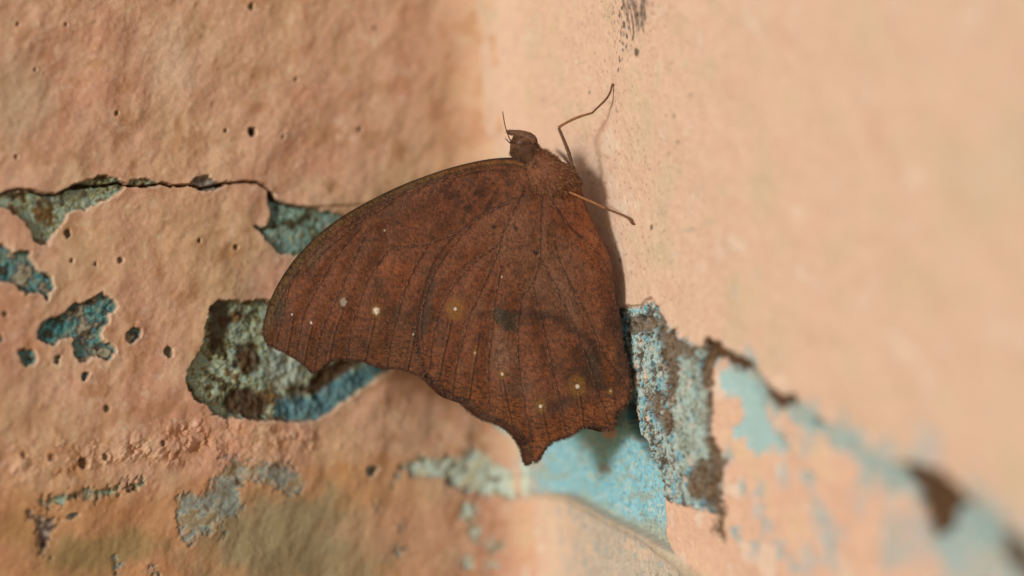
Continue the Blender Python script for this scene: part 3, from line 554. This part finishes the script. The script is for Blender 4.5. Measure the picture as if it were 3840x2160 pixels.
def dist_many(lines, x, y):
    d = np.full(x.shape, 3.0)
    for l in lines: d = np.minimum(d, d_line(chaikin(pix2uv(l), 2, False), x, y, 3.0))
    return d
WB = pig((108, 58, 36), 1.25)
def wing_depth(u, v, which, veins=None, folds=None):
    """gentle billow of the membrane + raised veins and pleats (mm, + is away from the camera)"""
    y = .34 * noise(u * .10, v * .10, 401) + .10 * noise(u * .35, v * .35, 402) + .020 * noise(u * 1.3, v * 1.3, 403)
    dv = dist_many(veins, u, v) if veins else 3.; df = dist_many(folds, u, v) if folds else 3.
    y = y + .17 * np.exp(-(dv / .9) ** 2) - .06 * np.exp(-(dv / .11) ** 2) if veins else y
    if folds: y = y - .06 * np.exp(-(df / .14) ** 2) + .03 * np.exp(-((df - .27) / .1) ** 2)
    b = {'H': -.42, 'F': .02}[which]
    if which == 'F':                                      # curl of the tip and leading edge
        tip = pix2uv(R1([(80, 1150)])[0]); y = y + .5 * np.exp(-np.hypot(u - tip[0], v - tip[1]) ** 2 / 60.)
    return y + b, dv, df
def wing(name, out, veins, folds, which, label, far=False, duv=(0, 0), dd=0.0, step=.105):
    po = chaikin(pix2uv(out), 2)
    lo = po.min(0) - .3; hi = po.max(0) + .3
    xs = np.arange(lo[0], hi[0], step); ys = np.arange(lo[1], hi[1], step)
    X, Y = np.meshgrid(xs, ys, indexing='ij'); u = X.ravel(); v = Y.ravel()
    sd = sd_poly(po, u, v, 1.5); nx, ny = X.shape
    idx = np.arange(nx * ny).reshape(nx, ny)
    F = np.stack([idx[:-1, :-1], idx[1:, :-1], idx[1:, 1:], idx[:-1, 1:]], -1).reshape(-1, 4)
    keep = (sd[F] < 0).any(1); F = F[keep]
    used, inv = np.unique(F, return_inverse=True); F = inv.reshape(-1, 4)
    u = u[used]; v = v[used]; sd = sd[used]
    o = np.where(sd > 0)[0]                                # pull the outer ring of points onto the outline
    dense = resample(np.vstack([po, po[:1]]), .03)
    for c in range(0, len(o), 400):
        k = o[c:c + 400]
        j = ((u[k][:, None] - dense[:, 0]) ** 2 + (v[k][:, None] - dense[:, 1]) ** 2).argmin(1)
        u[k] = dense[j, 0]; v[k] = dense[j, 1]
    edge = np.minimum(np.where(sd > 0, 0, -sd), 1.5)
    y, dv, df = wing_depth(u, v, which, veins, folds)
    px = (u / K + 1920 - 950) / .5825; py = (1080 - v / K - 550) / .5825      # outline frame for the markings
    # ---- pigment
    n1 = fbm(u * .16, v * .16, 4, 411); n2 = fbm(u * .9, v * .9, 4, 421); n3 = fbm(u * 3.0, v * 3.0, 3, 431); n4 = noise(u * 5.5, v * 5.5, 441)
    col = palette(.5 + .8 * n1 + .6 * n2, [pig((88, 50, 32), 1.2), pig((106, 56, 35), 1.25), pig((116, 62, 40), 1.25), pig((112, 66, 48), 1.25)])
    def blob(cx, cy, rx, ry, c, a, wob=.3, rot=0.):
        nonlocal col
        ca, sa = math.cos(rot), math.sin(rot); dx = px - cx; dy = py - cy
        q = np.hypot((dx * ca + dy * sa) / rx, (-dx * sa + dy * ca) / ry) + wob * n2
        col = mix(col, pig(c, 1.25), smooth(1.15, .25, q) * min(.95, a * 1.3))
    # outer margin: warmer and striped across
    so = sd_poly(po, u, v, 8.)
    rows = fbm(u * 1.1, v * 4.2 + u * .6, 3, 451)
    if which == 'F':
        mz = smooth(1130, 1240, py + 20 * n2) * smooth(-10, 120, px)
        blob(900, 790, 170, 70, (132, 68, 38), .6); blob(960, 880, 120, 90, (124, 64, 38), .45); blob(580, 900, 200, 260, (122, 68, 46), .45, rot=.5); blob(420, 690, 150, 60, (104, 72, 56), .6, rot=-.7)
        blob(800, 600, 300, 120, (96, 54, 36), .4, rot=-.4); blob(1150, 420, 420, 130, (100, 50, 32), .5, rot=-.35)
        blob(620, 1290, 520, 70, (70, 38, 22), .6); blob(330, 1330, 150, 80, (74, 40, 24), .6); blob(820, 1180, 120, 60, (78, 44, 30), .4); blob(700, 470, 260, 60, (80, 46, 30), .5, rot=-.6)
        blob(165, 1050, 70, 130, (70, 54, 44), .7, rot=.3)
        # coarse dark cross-strokes in the cell below the leading edge
        st = fbm((px * .80 + py * .45) * .030, (py * .85 - px * .4) * .010, 3, 461)
        cell = np.exp(-(((px - 1300) * .93 + (py - 330) * .36) / 420) ** 2 - ((-(px - 1300) * .36 + (py - 330) * .93) / 150) ** 2)
        col = mix(col, pig((62, 30, 20), 1.2), smooth(.02, .32, st + .25 * n3) * np.clip(cell * 1.5, 0, 1) * .75)
        # leading edge band, olive and dark grey flecked
        top = pix2uv(R1([(1790, 120), (1730, 85), (1640, 72), (1500, 82), (1370, 108), (1250, 140), (1130, 180), (1000, 228), (880, 280), (760, 340), (660, 395), (560, 455), (470, 520), (390, 590), (310, 670), (240, 755), (180, 845), (130, 935), (95, 1020), (70, 1110), (62, 1190)]))
        dt = d_line(chaikin(top, 2, False), u, v, 4.)
        wid = .95 + .35 * smooth(700, 200, px)
        b_ = smooth(wid, wid * .6, dt + .15 * n2)
        fl = fbm(u * 2.2, v * 2.2, 3, 471)
        col = mix(col, palette(.5 + .8 * fl, [pig((48, 36, 24), 1.25), pig((84, 58, 34), 1.25), pig((112, 80, 46), 1.25), pig((78, 64, 48), 1.25)]), b_ * .85)
        in2 = np.exp(-((dt - .75) / .16) ** 2) * smooth(300, 900, px); col = mix(col, pig((38, 28, 22), 1.2), np.clip(in2 * (.55 + .9 * fl), 0, 1) * .8)
        wf = smooth(.45, .9, noise(u * 4.5, v * 4.5, 475)) * np.exp(-((dt - .68) / .16) ** 2); col = mix(col, pig((176, 160, 144)), np.clip(wf, 0, 1) * .6)
        col = mix(col, pig((140, 78, 40), 1.25), np.exp(-((dt - .35) / .2) ** 2) * smooth(900, 1500, px) * .7)
        col = mix(col, pig((34, 24, 18)), smooth(.14, .04, dt) * .75)
    else:
        mz = smooth(-3.6, -2.3, so + .4 * n2) * smooth(1150, 1320, py) * smooth(2360, 2300, px)
        blob(1640, 560, 260, 260, (120, 72, 54), .6); blob(1850, 800, 260, 300, (116, 74, 58), .5); blob(2010, 1000, 120, 260, (112, 74, 60), .55, rot=-.4); blob(1600, 1350, 110, 200, (122, 80, 66), .75); blob(1700, 1560, 140, 80, (96, 62, 50), .6)
        blob(2250, 1480, 200, 130, (72, 42, 32), .8); blob(2000, 1660, 300, 70, (70, 42, 34), .65, rot=-.25); blob(1850, 1180, 160, 90, (100, 50, 32), .5); blob(2150, 560, 130, 330, (124, 62, 34), .75, rot=-.45); blob(1780, 1120, 90, 60, (86, 46, 30), .5)
        blob(2290, 1150, 80, 400, (92, 46, 28), .5); blob(1330, 900, 160, 260, (118, 66, 46), .5); blob(1340, 1600, 180, 120, (96, 52, 24), .6); blob(1780, 1870, 90, 120, (74, 38, 24), .7)
        blob(1820, 1085, 260, 42, (58, 34, 24), .65, .35, .12); blob(2060, 1180, 150, 50, (58, 34, 24), .5, .35, .5); blob(2230, 1380, 210, 230, (62, 38, 28), .75); blob(2330, 1250, 80, 420, (64, 36, 24), .7); blob(2080, 1760, 280, 70, (92, 46, 24), .6); blob(1500, 1080, 110, 40, (66, 38, 28), .45)
        blob(1120, 1000, 50, 330, (74, 48, 38), .65, .2, .12); blob(1090, 1180, 40, 90, (70, 46, 36), .5)
        sq = sd_poly(pix2uv(R1([(1545, 1030), (1600, 1045), (1700, 1080), (1698, 1195), (1640, 1192), (1555, 1125)])), u, v, 3)
        col = mix(col, palette(.5 + .6 * n3, [pig((50, 38, 30), 1.2), pig((66, 54, 44), 1.2), pig((82, 70, 60), 1.2)]), smooth(.30, -.25, sq + .18 * n2) * .9)
        sq2 = smooth(.5, -.6, sq + .25 * n2) * .25; col = mix(col, pig((60, 40, 30)), sq2)
        for bx, by, br in [(1822, 686, 16), (1548, 515, 12), (1385, 520, 14), (2110, 580, 14), (1690, 525, 12), (1260, 575, 22)]: blob(bx, by, br * 1.6, br * 1.2, (48, 32, 24), .8)
    col = mix(col, pig((104, 56, 26), 1.15) if which == 'F' else pig((124, 66, 34), 1.2), mz * (.6 if which == 'F' else .8 * smooth(1400, 1700, px + .25 * py - 300) + .35 * smooth(1700, 1400, px + .25 * py - 300)))
    col = mix(col, pig((54, 28, 16), 1.2), smooth(.06, .42, rows) * (.18 + .6 * mz))
    col = mix(col, pig((52, 28, 18), 1.2), smooth(.15, .5, fbm(u * 1.5, v * 1.5, 4, 481)) * .45)
    col = mix(col, pig((52, 26, 16)), smooth(.40, .05, -so) * (.65 if which == 'F' else .55))
    # pleat lines: scaleless grooves either side of a paler ridge
    col = mix(col, pig((126, 78, 54), 1.2), np.exp(-(df / .10) ** 2) * .35 * (.5 + n3)); col = mix(col, pig((42, 20, 12)), np.exp(-((df - .22) / .08) ** 2) * np.clip(.55 + .5 * n3 + .3 * n2, 0, 1))
    col = mix(col, pig((60, 32, 20)), np.exp(-(dv / .17) ** 2) * .5)
    # individual pale and dark scales
    col = col * np.array([.71, .82, .69]) * np.clip(1 + .34 * n3 + .30 * n4 + .42 * noise(u * 5.0 + v, v * 1.8, 443) + .30 * fbm(u * .7, v * .45, 4, 445, .6), .4, 1.9)[:, None]
    # eye spots
    for ex, ey, rw, ro, rd, st in EYES:
        inF = ex < 1045 or (ex < 1100 and ey > 1180)
        if (which == 'F') != inF: continue
        dx = px - ex; dy = (py - ey) * .82; r = np.hypot(dx, dy); jag = .40 * n4 + .30 * n3
        if rd: col = mix(col, pig((44, 30, 22), 1.2), smooth(1.1, .35, r / rd + jag * .5) * .6)
        if ro:
            ring = smooth(1.15, .75, r / ro + jag * 1.3) * smooth(.12, .5, r / ro + .5 * jag) * (.35 + .65 * smooth(-.3, .3, n4 + .4 * n3)); col = mix(col, pig((138, 98, 36), 1.1), ring * .85)
            col = mix(col, pig((60, 34, 18), 1.2), np.exp(-((r / ro - .55) / .16) ** 2) * .25)
        col = mix(col, pig((226, 216, 196)), smooth(1.3, .6, r / max(rw, 6.0) + jag * .9) * st)
    pale_s = (rng.random(len(u)) > .99)
    col = mix(col, pig((168, 116, 92), 1.1), pale_s * .40)
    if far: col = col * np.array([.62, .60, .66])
    if far: u = u + duv[0]; v = v + duv[1]
    V = uv2w(u, v, 0.0); V = V + (V - np.array([0, -DIST, 0])) * ((y + dd) / DIST)[:, None]
    o_ = part(name, V, F[:, ::-1], np.clip(col, .004, .9), M_wing, bf, label)
    md = o_.modifiers.new('thickness', 'SOLIDIFY'); md.thickness = .05 * MM; md.offset = -1
    return o_, po

def tube(path, rad, n=6, cap=True):
    """path (k,3) world mm, rad (k,)"""
    path = np.asarray(path, float); rad = np.asarray(rad, float) * np.ones(len(path))
    t = np.gradient(path, axis=0); t /= np.linalg.norm(t, axis=1, keepdims=True) + 1e-9
    ref = np.array([0, 1., 0]); a = np.cross(t, ref); l = np.linalg.norm(a, axis=1, keepdims=True)
    a = np.where(l < .05, np.array([1., 0, 0]), a); a /= np.linalg.norm(a, axis=1, keepdims=True); b = np.cross(t, a)
    an = np.linspace(0, 2 * np.pi, n, endpoint=False)
    V = path[:, None, :] + rad[:, None, None] * (np.cos(an)[None, :, None] * a[:, None] + np.sin(an)[None, :, None] * b[:, None])
    V = V.reshape(-1, 3); k = len(path); i = np.arange(k - 1)[:, None] * n; j = np.arange(n)[None]; j2 = (j + 1) % n
    F = np.stack([i + j, i + j2, i + n + j2, i + n + j], -1).reshape(-1, 4)
    if cap:
        V = np.vstack([V, path[:1], path[-1:]]); c0 = k * n; c1 = c0 + 1; q = np.arange(n); q2 = (q + 1) % n
        F = np.vstack([F, np.stack([np.full(n, c0), q2, q, np.full(n, c0)], -1)[:, [0, 1, 2, 2]], np.stack([np.full(n, c1), (k - 1) * n + q, (k - 1) * n + q2, (k - 1) * n + q2], -1)])
    return V, F
def tris(F): # quads with a doubled corner -> drop to triangles
    out = []
    for f in F:
        q = list(dict.fromkeys(f.tolist())); out.append(q)
    return out
def poly_part(name, V, F, col, mat, parent, label=None, kind=None):
    me = bpy.data.meshes.new(name); me.from_pydata([tuple(p) for p in (np.asarray(V) - ORIGIN) * MM], [], tris(np.asarray(F)))
    me.polygons.foreach_set('use_smooth', np.ones(len(me.polygons), bool))
    a = me.color_attributes.new('Col', 'FLOAT_COLOR', 'POINT'); c = np.ones((len(V), 4), np.float32); c[:, :3] = col; a.data.foreach_set('color', c.ravel())
    me.update(); return obj(name, me, mat, parent, label, kind)

def lift(uv, which, veins, folds, up):
    y, _, _ = wing_depth(uv[:, 0], uv[:, 1], which, veins, folds)
    V = uv2w(uv[:, 0], uv[:, 1], 0.0); return V + (V - np.array([0, -DIST, 0])) * ((y - up) / DIST)[:, None]
def add_veins(parent, veins, folds, which):
    for vi, l in enumerate(veins):
        q = resample(chaikin(pix2uv(l), 2, False), .10)
        V0 = lift(q, which, veins, folds, .025)
        r = .036 * np.linspace(1.25, .8, len(q)) * (1 + .3 * rng.standard_normal(len(q)).clip(-1, 1))
        V, F = tube(V0, r, 5)
        n = np.repeat(_hash(np.arange(len(q)) // 2 * 1.0, np.full(len(q), vi * 1.0), 5), 5); n = np.append(n, [.5, .5])
        c = palette(n, [pig((44, 24, 16)), pig((58, 32, 22)), pig((76, 44, 30)), pig((52, 30, 20)), pig((150, 106, 82))])
        c = np.where((n > .70)[:, None], pig((146, 104, 80)), c * .75)
        poly_part('vein', V, F, c, M_vein, parent)
def hairs(bases, tips, bend, r0, cols, segs=3):
    """many tapering three-sided hairs as one mesh; bend = world offset of the middle"""
    n = len(bases); t = np.linspace(0, 1, segs + 1)
    path = bases[:, None] * (1 - t)[None, :, None] + tips[:, None] * t[None, :, None] + bend[:, None] * (4 * t * (1 - t))[None, :, None]
    ax = tips - bases; ax /= np.linalg.norm(ax, axis=1, keepdims=True) + 1e-9
    a = np.cross(ax, np.array([.13, 1., .21])); a /= np.linalg.norm(a, axis=1, keepdims=True) + 1e-9; b = np.cross(ax, a)
    rr = np.asarray(r0) * np.ones(n); prof = np.maximum(1 - t ** 1.6, .12)
    an = np.array([0, 2.094, 4.189])
    V = path[:, :, None, :] + rr[:, None, None, None] * prof[None, :, None, None] * (np.cos(an)[None, None, :, None] * a[:, None, None] + np.sin(an)[None, None, :, None] * b[:, None, None])
    V = V.reshape(-1, 3); s_ = (segs + 1) * 3
    base = (np.arange(n) * s_)[:, None, None]; i = (np.arange(segs) * 3)[None, :, None]; j = np.arange(3)[None, None]; j2 = (j + 1) % 3
    F = np.stack([base + i + j, base + i + j2, base + i + 3 + j2, base + i + 3 + j], -1).reshape(-1, 4)
    return V, F, np.repeat(cols, s_, 0)
def fringe(parent, outline_px, which, veins, folds, dark, pale, step=.026, ln=(.16, .42), offset=(0, 0), dd=0.0):
    q = resample(chaikin(pix2uv(outline_px), 2, False), step); t = np.gradient(q, axis=0); t /= np.linalg.norm(t, axis=1, keepdims=True) + 1e-9
    nrm = np.stack([-t[:, 1], t[:, 0]], -1)                # outward for an outline walked with the wing on the right
    k = len(q); base = np.repeat(q - nrm * .06, 2, 0); nn = np.repeat(nrm, 2, 0); tt = np.repeat(t, 2, 0)
    clump = .55 + .45 * noise(np.arange(2 * k) * .06, np.zeros(2 * k), 77) + .25 * noise(np.arange(2 * k) * .4, np.zeros(2 * k), 78)
    le = rng.uniform(ln[0], ln[1], 2 * k) * np.clip(clump, .25, 1.2)
    tip = base + nn * le[:, None] + tt * (rng.normal(0, .35, 2 * k) * le)[:, None]
    if which: y = wing_depth(base[:, 0], base[:, 1], which, veins, folds)[0] + dd
    base = base + np.array(offset); tip = tip + np.array(offset)
    B = uv2w(base[:, 0], base[:, 1]); T = uv2w(tip[:, 0], tip[:, 1]); o = np.array([0, -DIST, 0])
    B = B + (B - o) * (y / DIST)[:, None]; T = T + (T - o) * ((y + rng.normal(0, .06, 2 * k)) / DIST)[:, None]
    c = mix(np.tile(dark, (2 * k, 1)), np.tile(pale, (2 * k, 1)), (rng.random(2 * k) < .22) * rng.uniform(.3, 1, 2 * k))
    V, F, C = hairs(B, T, np.zeros_like(B), .030, c, 2)
    part('margin_fringe', V, F, C, M_hair, parent, None, 'stuff')

fw, po_f = wing('forewing', F_OUT, F_VEINS, F_FOLD, 'F', 'forewing with dark leading edge and small white eye spots')
hw, po_h = wing('hindwing', H_OUT, H_VEINS, H_FOLD, 'H', 'hindwing with olive ringed eye spots and a pointed tail')
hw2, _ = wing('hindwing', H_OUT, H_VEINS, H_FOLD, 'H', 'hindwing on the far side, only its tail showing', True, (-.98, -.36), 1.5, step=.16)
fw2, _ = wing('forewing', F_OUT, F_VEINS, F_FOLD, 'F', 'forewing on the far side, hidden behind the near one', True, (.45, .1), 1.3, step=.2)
add_veins(fw, F_VEINS, F_FOLD, 'F'); add_veins(hw, H_VEINS, H_FOLD, 'H')
DK = pig((48, 26, 18)); PL = pig((176, 136, 104))
fringe(fw, F_OUT[20:49][::-1], 'F', F_VEINS, F_FOLD, DK, PL, ln=(.20, .42))
fringe(hw, H_OUT[8:52][::-1], 'H', H_VEINS, H_FOLD, DK, PL, ln=(.34, .78))
fringe(hw2, H_OUT[18:34][::-1], 'H', H_VEINS, H_FOLD, pig((50, 28, 22)), PL, ln=(.30, .65), offset=(-.98, -.36), dd=1.5)

# ---- body: one continuous loft, head - thorax - abdomen
ST = [((172, 600), (170, 625), -.1, .25), ((200, 540), (168, 668), -.15, .85), ((262, 512), (182, 715), -.2, 1.25), ((335, 540), (240, 745), -.2, 1.35), ((392, 600), (300, 775), -.15, 1.25), ((430, 640), (318, 815), -.1, 1.25),
      ((520, 690), (330, 880), 0, 1.75), ((630, 762), (360, 960), 0, 2.15), ((715, 815), (415, 1025), .1, 2.3), ((768, 905), (500, 1065), .2, 2.15), ((795, 985), (610, 1095), .5, 1.7),
      ((835, 1130), (700, 1170), 1.0, 1.15), ((900, 1330), (770, 1360), 1.1, .85), ((980, 1560), (850, 1590), 1.1, .8), ((1050, 1800), (940, 1825), 1.1, .65), ((1080, 1960), (1040, 1965), 1.1, .3)]
def body():
    k = len(ST); a = pix2uv(np.array(R3([s_[0] for s_ in ST]))); b = pix2uv(np.array(R3([s_[1] for s_ in ST]))); dep = np.array([s_[2] for s_ in ST], float); dr = np.array([s_[3] for s_ in ST], float)
    t = np.arange(k); q = np.linspace(0, k - 1, 90)
    def ip(x):  # smooth interpolation
        y = np.interp(q, t, x); ker = np.array([1, 2, 3, 2, 1]) / 9.; yp = np.concatenate([np.full(2, y[0]), y, np.full(2, y[-1])]); return np.convolve(yp, ker, 'valid')
    A = np.stack([ip(a[:, 0]), ip(a[:, 1])], -1); B = np.stack([ip(b[:, 0]), ip(b[:, 1])], -1); dd = ip(dep); rr = ip(dr)
    n = 40; an = np.linspace(0, 2 * np.pi, n, endpoint=False)
    mid = (A + B) / 2; hf = (A - B) / 2
    uv = mid[:, None] + hf[:, None] * np.cos(an)[None, :, None]; de = dd[:, None] + rr[:, None] * np.sin(an)[None]
    u = uv[..., 0].ravel(); v = uv[..., 1].ravel(); de = de.ravel()
    V = uv2w(u, v); V = V + (V - np.array([0, -DIST, 0])) * (de / DIST)[:, None]
    i = np.arange(89)[:, None] * n; j = np.arange(n)[None]; j2 = (j + 1) % n
    F = np.stack([i + j, i + n + j, i + n + j2, i + j2], -1).reshape(-1, 4)
    V = np.vstack([V, V[:n].mean(0), V[-n:].mean(0)]); qn = np.arange(n); q2 = (qn + 1) % n
    F = np.vstack([F, np.stack([np.full(n, 90 * n), qn, q2, q2], -1), np.stack([np.full(n, 90 * n + 1), 89 * n + q2, 89 * n + qn, 89 * n + qn], -1)])
    hx = np.append(np.repeat(q, n), [0, k]); c = palette(np.clip(.5 + .5 * noise(V[:, 0] * 2, V[:, 2] * 2, 501), 0, 1), [pig((92, 52, 34)), pig((124, 74, 46)), pig((108, 62, 40))])
    c = mix(c, pig((88, 62, 46)), smooth(5.2, 3.5, hx) * .8)
    ob = poly_part('body', V, F, c, M_body, bf, 'furry brown head and thorax with hidden abdomen')
    return ob, V[:90 * n].reshape(90, n, 3), q
body_o, BV, BQ = body()
def fur():
    nr, n, _ = BV.shape
    N = 9000; iq = rng.uniform(0, 58, N); ia = rng.uniform(0, n, N)
    # keep the camera-facing and silhouette hairs mostly
    i0 = iq.astype(int); j0 = ia.astype(int) % n; j1 = (j0 + 1) % n; fi = (iq - i0)[:, None]; fj = (ia - ia.astype(int))[:, None]
    p = (BV[i0, j0] * (1 - fi) + BV[i0 + 1, j0] * fi) * (1 - fj) + (BV[i0, j1] * (1 - fi) + BV[i0 + 1, j1] * fi) * fj
    ce = BV[i0].mean(1); nor = p - ce; nor /= np.linalg.norm(nor, axis=1, keepdims=True) + 1e-9
    ax = BV[np.minimum(i0 + 2, nr - 1)].mean(1) - BV[np.maximum(i0 - 2, 0)].mean(1); ax /= np.linalg.norm(ax, axis=1, keepdims=True) + 1e-9
    st = BQ[i0]; head = st < 4.6
    ec = P(*R3([(285, 600)])[0], -1.2); ok = np.hypot((p - ec)[:, 0] / 1.0, (p - ec)[:, 2] / .8) > 1.0; ok |= p[:, 1] > .2
    le = np.where(head, rng.uniform(.15, .42, N), rng.uniform(.22, .66, N))
    swirl = np.stack([noise(p[:, 0] * .9, p[:, 2] * .9, 511), noise(p[:, 0] * .9, p[:, 2] * .9, 512) * .5, noise(p[:, 0] * .9, p[:, 2] * .9, 513)], -1)
    dr = ax * .75 + nor * np.where(head, .55, .34)[:, None] + swirl * 1.1 + rng.normal(0, .22, (N, 3)); dr /= np.linalg.norm(dr, axis=1, keepdims=True)
    tip = p + dr * le[:, None] + nor * .02; b = p - nor * .03
    bend = nor * (le * .12)[:, None] + rng.normal(0, .03, (N, 3))
    t = np.clip(rng.normal(.5, .28, N), 0, 1)
    c = palette(t, [pig((76, 48, 34)), pig((128, 86, 60)), pig((156, 110, 80)), pig((204, 162, 124))]); ch = palette(t, [pig((66, 46, 35)), pig((102, 73, 54)), pig((124, 90, 67)), pig((156, 118, 90))])
    c = np.where(head[:, None], ch, c)
    V, F, C = hairs(b[ok], tip[ok], bend[ok], np.where(head, .020, .024)[ok], c[ok], 3)
    part('fur', V, F, C, M_hair, body_o, None, 'stuff')
fur()
def limb(name, pts, rads, col, parent, label=None, mat=None, step=.08, n=8, bristle=True, wob=.05):
    """pts: (px, py, depth mm) in photo pixels"""
    p = np.array([P(x, y, d) for x, y, d in pts]); r = np.array(rads, float)
    pr = np.column_stack([p, r]); pr = chaikin(pr, 2, False); pr = resample(pr, step)
    rad = pr[:, 3] * (1 + wob * rng.standard_normal(len(pr)).clip(-1.5, 1.5))
    V, F = tube(pr[:, :3], rad, n)
    c = palette(np.clip(.5 + .45 * rng.standard_normal(len(V)) * .6, 0, 1), [pig(col, .7), pig(col, 1.0), pig(col, 1.35)])
    o = poly_part(name, V, F, c, mat or M_leg, parent, label)
    return o, pr
def r3(x, y, d): q = R3([(x, y)])[0]; return (q[0], q[1], d)
# legs
wall_d = lambda px, py: (lambda h: h)(float((CORNER + DIR_R * wall_uv([(px, py)], 'R')[0, 0])[1]))
t1 = R3([(1072, 78)])[0]; dt1 = wall_d(*t1) - .15
l1, _ = limb('leg', [r3(716, 830, -.2), r3(712, 790, -.4), r3(688, 690, -.7), r3(640, 570, -.9), r3(597, 468, -1.0)], [.22, .21, .23, .21, .17], (104, 76, 56), bf, 'bent foreleg reaching up to the wall')
limb('tibia', [r3(594, 464, -1.0), r3(640, 432, -.9), r3(760, 372, -.6), r3(888, 335, -.3)], [.17, .16, .165, .13], (150, 104, 70), l1)
limb('tarsus', [r3(886, 340, -.3), r3(940, 285, -.2), r3(1010, 220, -.1), r3(1048, 160, .0), r3(1058, 110, dt1 * .6), r3(1066, 84, dt1), r3(1080, 80, dt1 + .1)], [.12, .125, .13, .125, .11, .12, .07], (112, 76, 52), l1)
limb('claw', [r3(1066, 82, dt1), r3(1084, 84, dt1), r3(1082, 120, dt1 - .1), r3(1074, 160, dt1 + .1)], [.07, .06, .05, .03], (100, 68, 50), l1)
t2 = R3([(1262, 1312)])[0]; dt2 = wall_d(*t2) - .2
l2, _ = limb('leg', [r3(690, 1030, -1.6), r3(770, 1065, -1.7), r3(880, 1112, -1.7), r3(1000, 1168, -1.7)], [.13, .14, .15, .13], (160, 112, 72), bf, 'straight leg stretched right onto the wall')
limb('tarsus', [r3(998, 1168, -1.7), r3(1090, 1205, dt2 * .9), r3(1190, 1245, dt2), r3(1225, 1275, dt2), r3(1240, 1308, dt2), r3(1268, 1310, dt2 + .1)], [.12, .125, .14, .16, .15, .11], (124, 86, 60), l2)
t3 = R3([(575, 668)])[0]; dt3 = wall_d(*t3) - .3
l3, _ = limb('leg', [r3(730, 820, 1.2), r3(690, 780, 4.5), r3(640, 725, 8.0)], [.2, .2, .17], (96, 70, 54), bf, 'short blurred leg behind the thorax')
limb('tarsus', [r3(640, 725, 8.0), r3(605, 690, dt3 - 1.5), r3(578, 664, dt3), r3(570, 655, dt3)], [.17, .17, .18, .12], (90, 66, 52), l3)
# palps (the beak in front of the head), antennae, eye
for dz, nm in ((-.55, 'near'), (.55, 'far')):
    pl_, pr_ = limb('palp', [r3(380, 610, dz * .9), r3(352, 566, dz), r3(290, 532, dz), r3(225, 515, dz), r3(165, 505, dz * .8), r3(138, 496, dz * .6)], [.55, .75, .55, .40, .24, .08], (112, 80, 60), bf, None, M_body, wob=.03, n=14)
    n_ = 420; q_ = rng.integers(1, len(pr_) - 1, n_); ang = rng.uniform(0, 2 * np.pi, n_); ax_ = pr_[q_ - 1, :3] - pr_[q_ + 1, :3]; ax_ /= np.linalg.norm(ax_, axis=1, keepdims=True)
    e1 = np.cross(ax_, np.array([0, 1., .1])); e1 /= np.linalg.norm(e1, axis=1, keepdims=True); e2 = np.cross(ax_, e1); nn_ = e1 * np.cos(ang)[:, None] + e2 * np.sin(ang)[:, None]
    b_ = pr_[q_, :3] + nn_ * (pr_[q_, 3:] * .95); t_ = b_ + (nn_ * .5 - ax_ * .8 + rng.normal(0, .25, (n_, 3))) * rng.uniform(.10, .26, (n_, 1))
    V_, F_, C_ = hairs(b_, t_, np.zeros((n_, 3)), .02, palette(rng.random(n_), [pig((60, 42, 32)), pig((96, 68, 50)), pig((130, 98, 74))]), 2)
    part('palp_fur', V_, F_, C_, M_hair, pl_, None, 'stuff')
limb('antenna', [r3(178, 590, -.6), r3(160, 550, -.8), r3(138, 490, -.9), r3(122, 430, -1.0), r3(110, 360, -1.0), r3(106, 322, -1.0)], [.075, .07, .065, .06, .06, .05], (82, 58, 44), bf, 'thin antenna pointing up', n=6)
limb('antenna', [r3(172, 602, .3), r3(150, 582, -1.5), r3(138, 568, -5.0), r3(126, 556, -9.0)], [.075, .07, .065, .06], (66, 46, 36), bf, 'antenna pointing out, seen nearly end on', n=6)
def eye():
    c = P(*R3([(285, 600)])[0], -1.02); n, m = 28, 16
    th = np.linspace(0, np.pi / 2, m); ph = np.linspace(0, 2 * np.pi, n, endpoint=False)
    V = []; C = []
    for t in th:
        for p_ in ph:
            V.append(c + np.array([.92 * math.sin(t) * math.cos(p_), -.60 * math.cos(t), .62 * math.sin(t) * math.sin(p_) + .12 * math.sin(t) * math.cos(p_)]))
            C.append(pig((70, 48, 36)) if t > 1.2 else pig((116, 80, 60)) if t > .6 else (pig((72, 48, 36)) if t > .38 else (pig((110, 76, 56)) if t > .22 else pig((40, 27, 21)))))
    V = np.array(V); i = np.arange(m - 1)[:, None] * n; j = np.arange(n)[None]; j2 = (j + 1) % n
    F = np.stack([i + j, i + j2, i + n + j2, i + n + j], -1).reshape(-1, 4)
    poly_part('eye', V, F[:, ::-1], np.array(C), M_eye, body_o, 'brown oval compound eye')
eye()
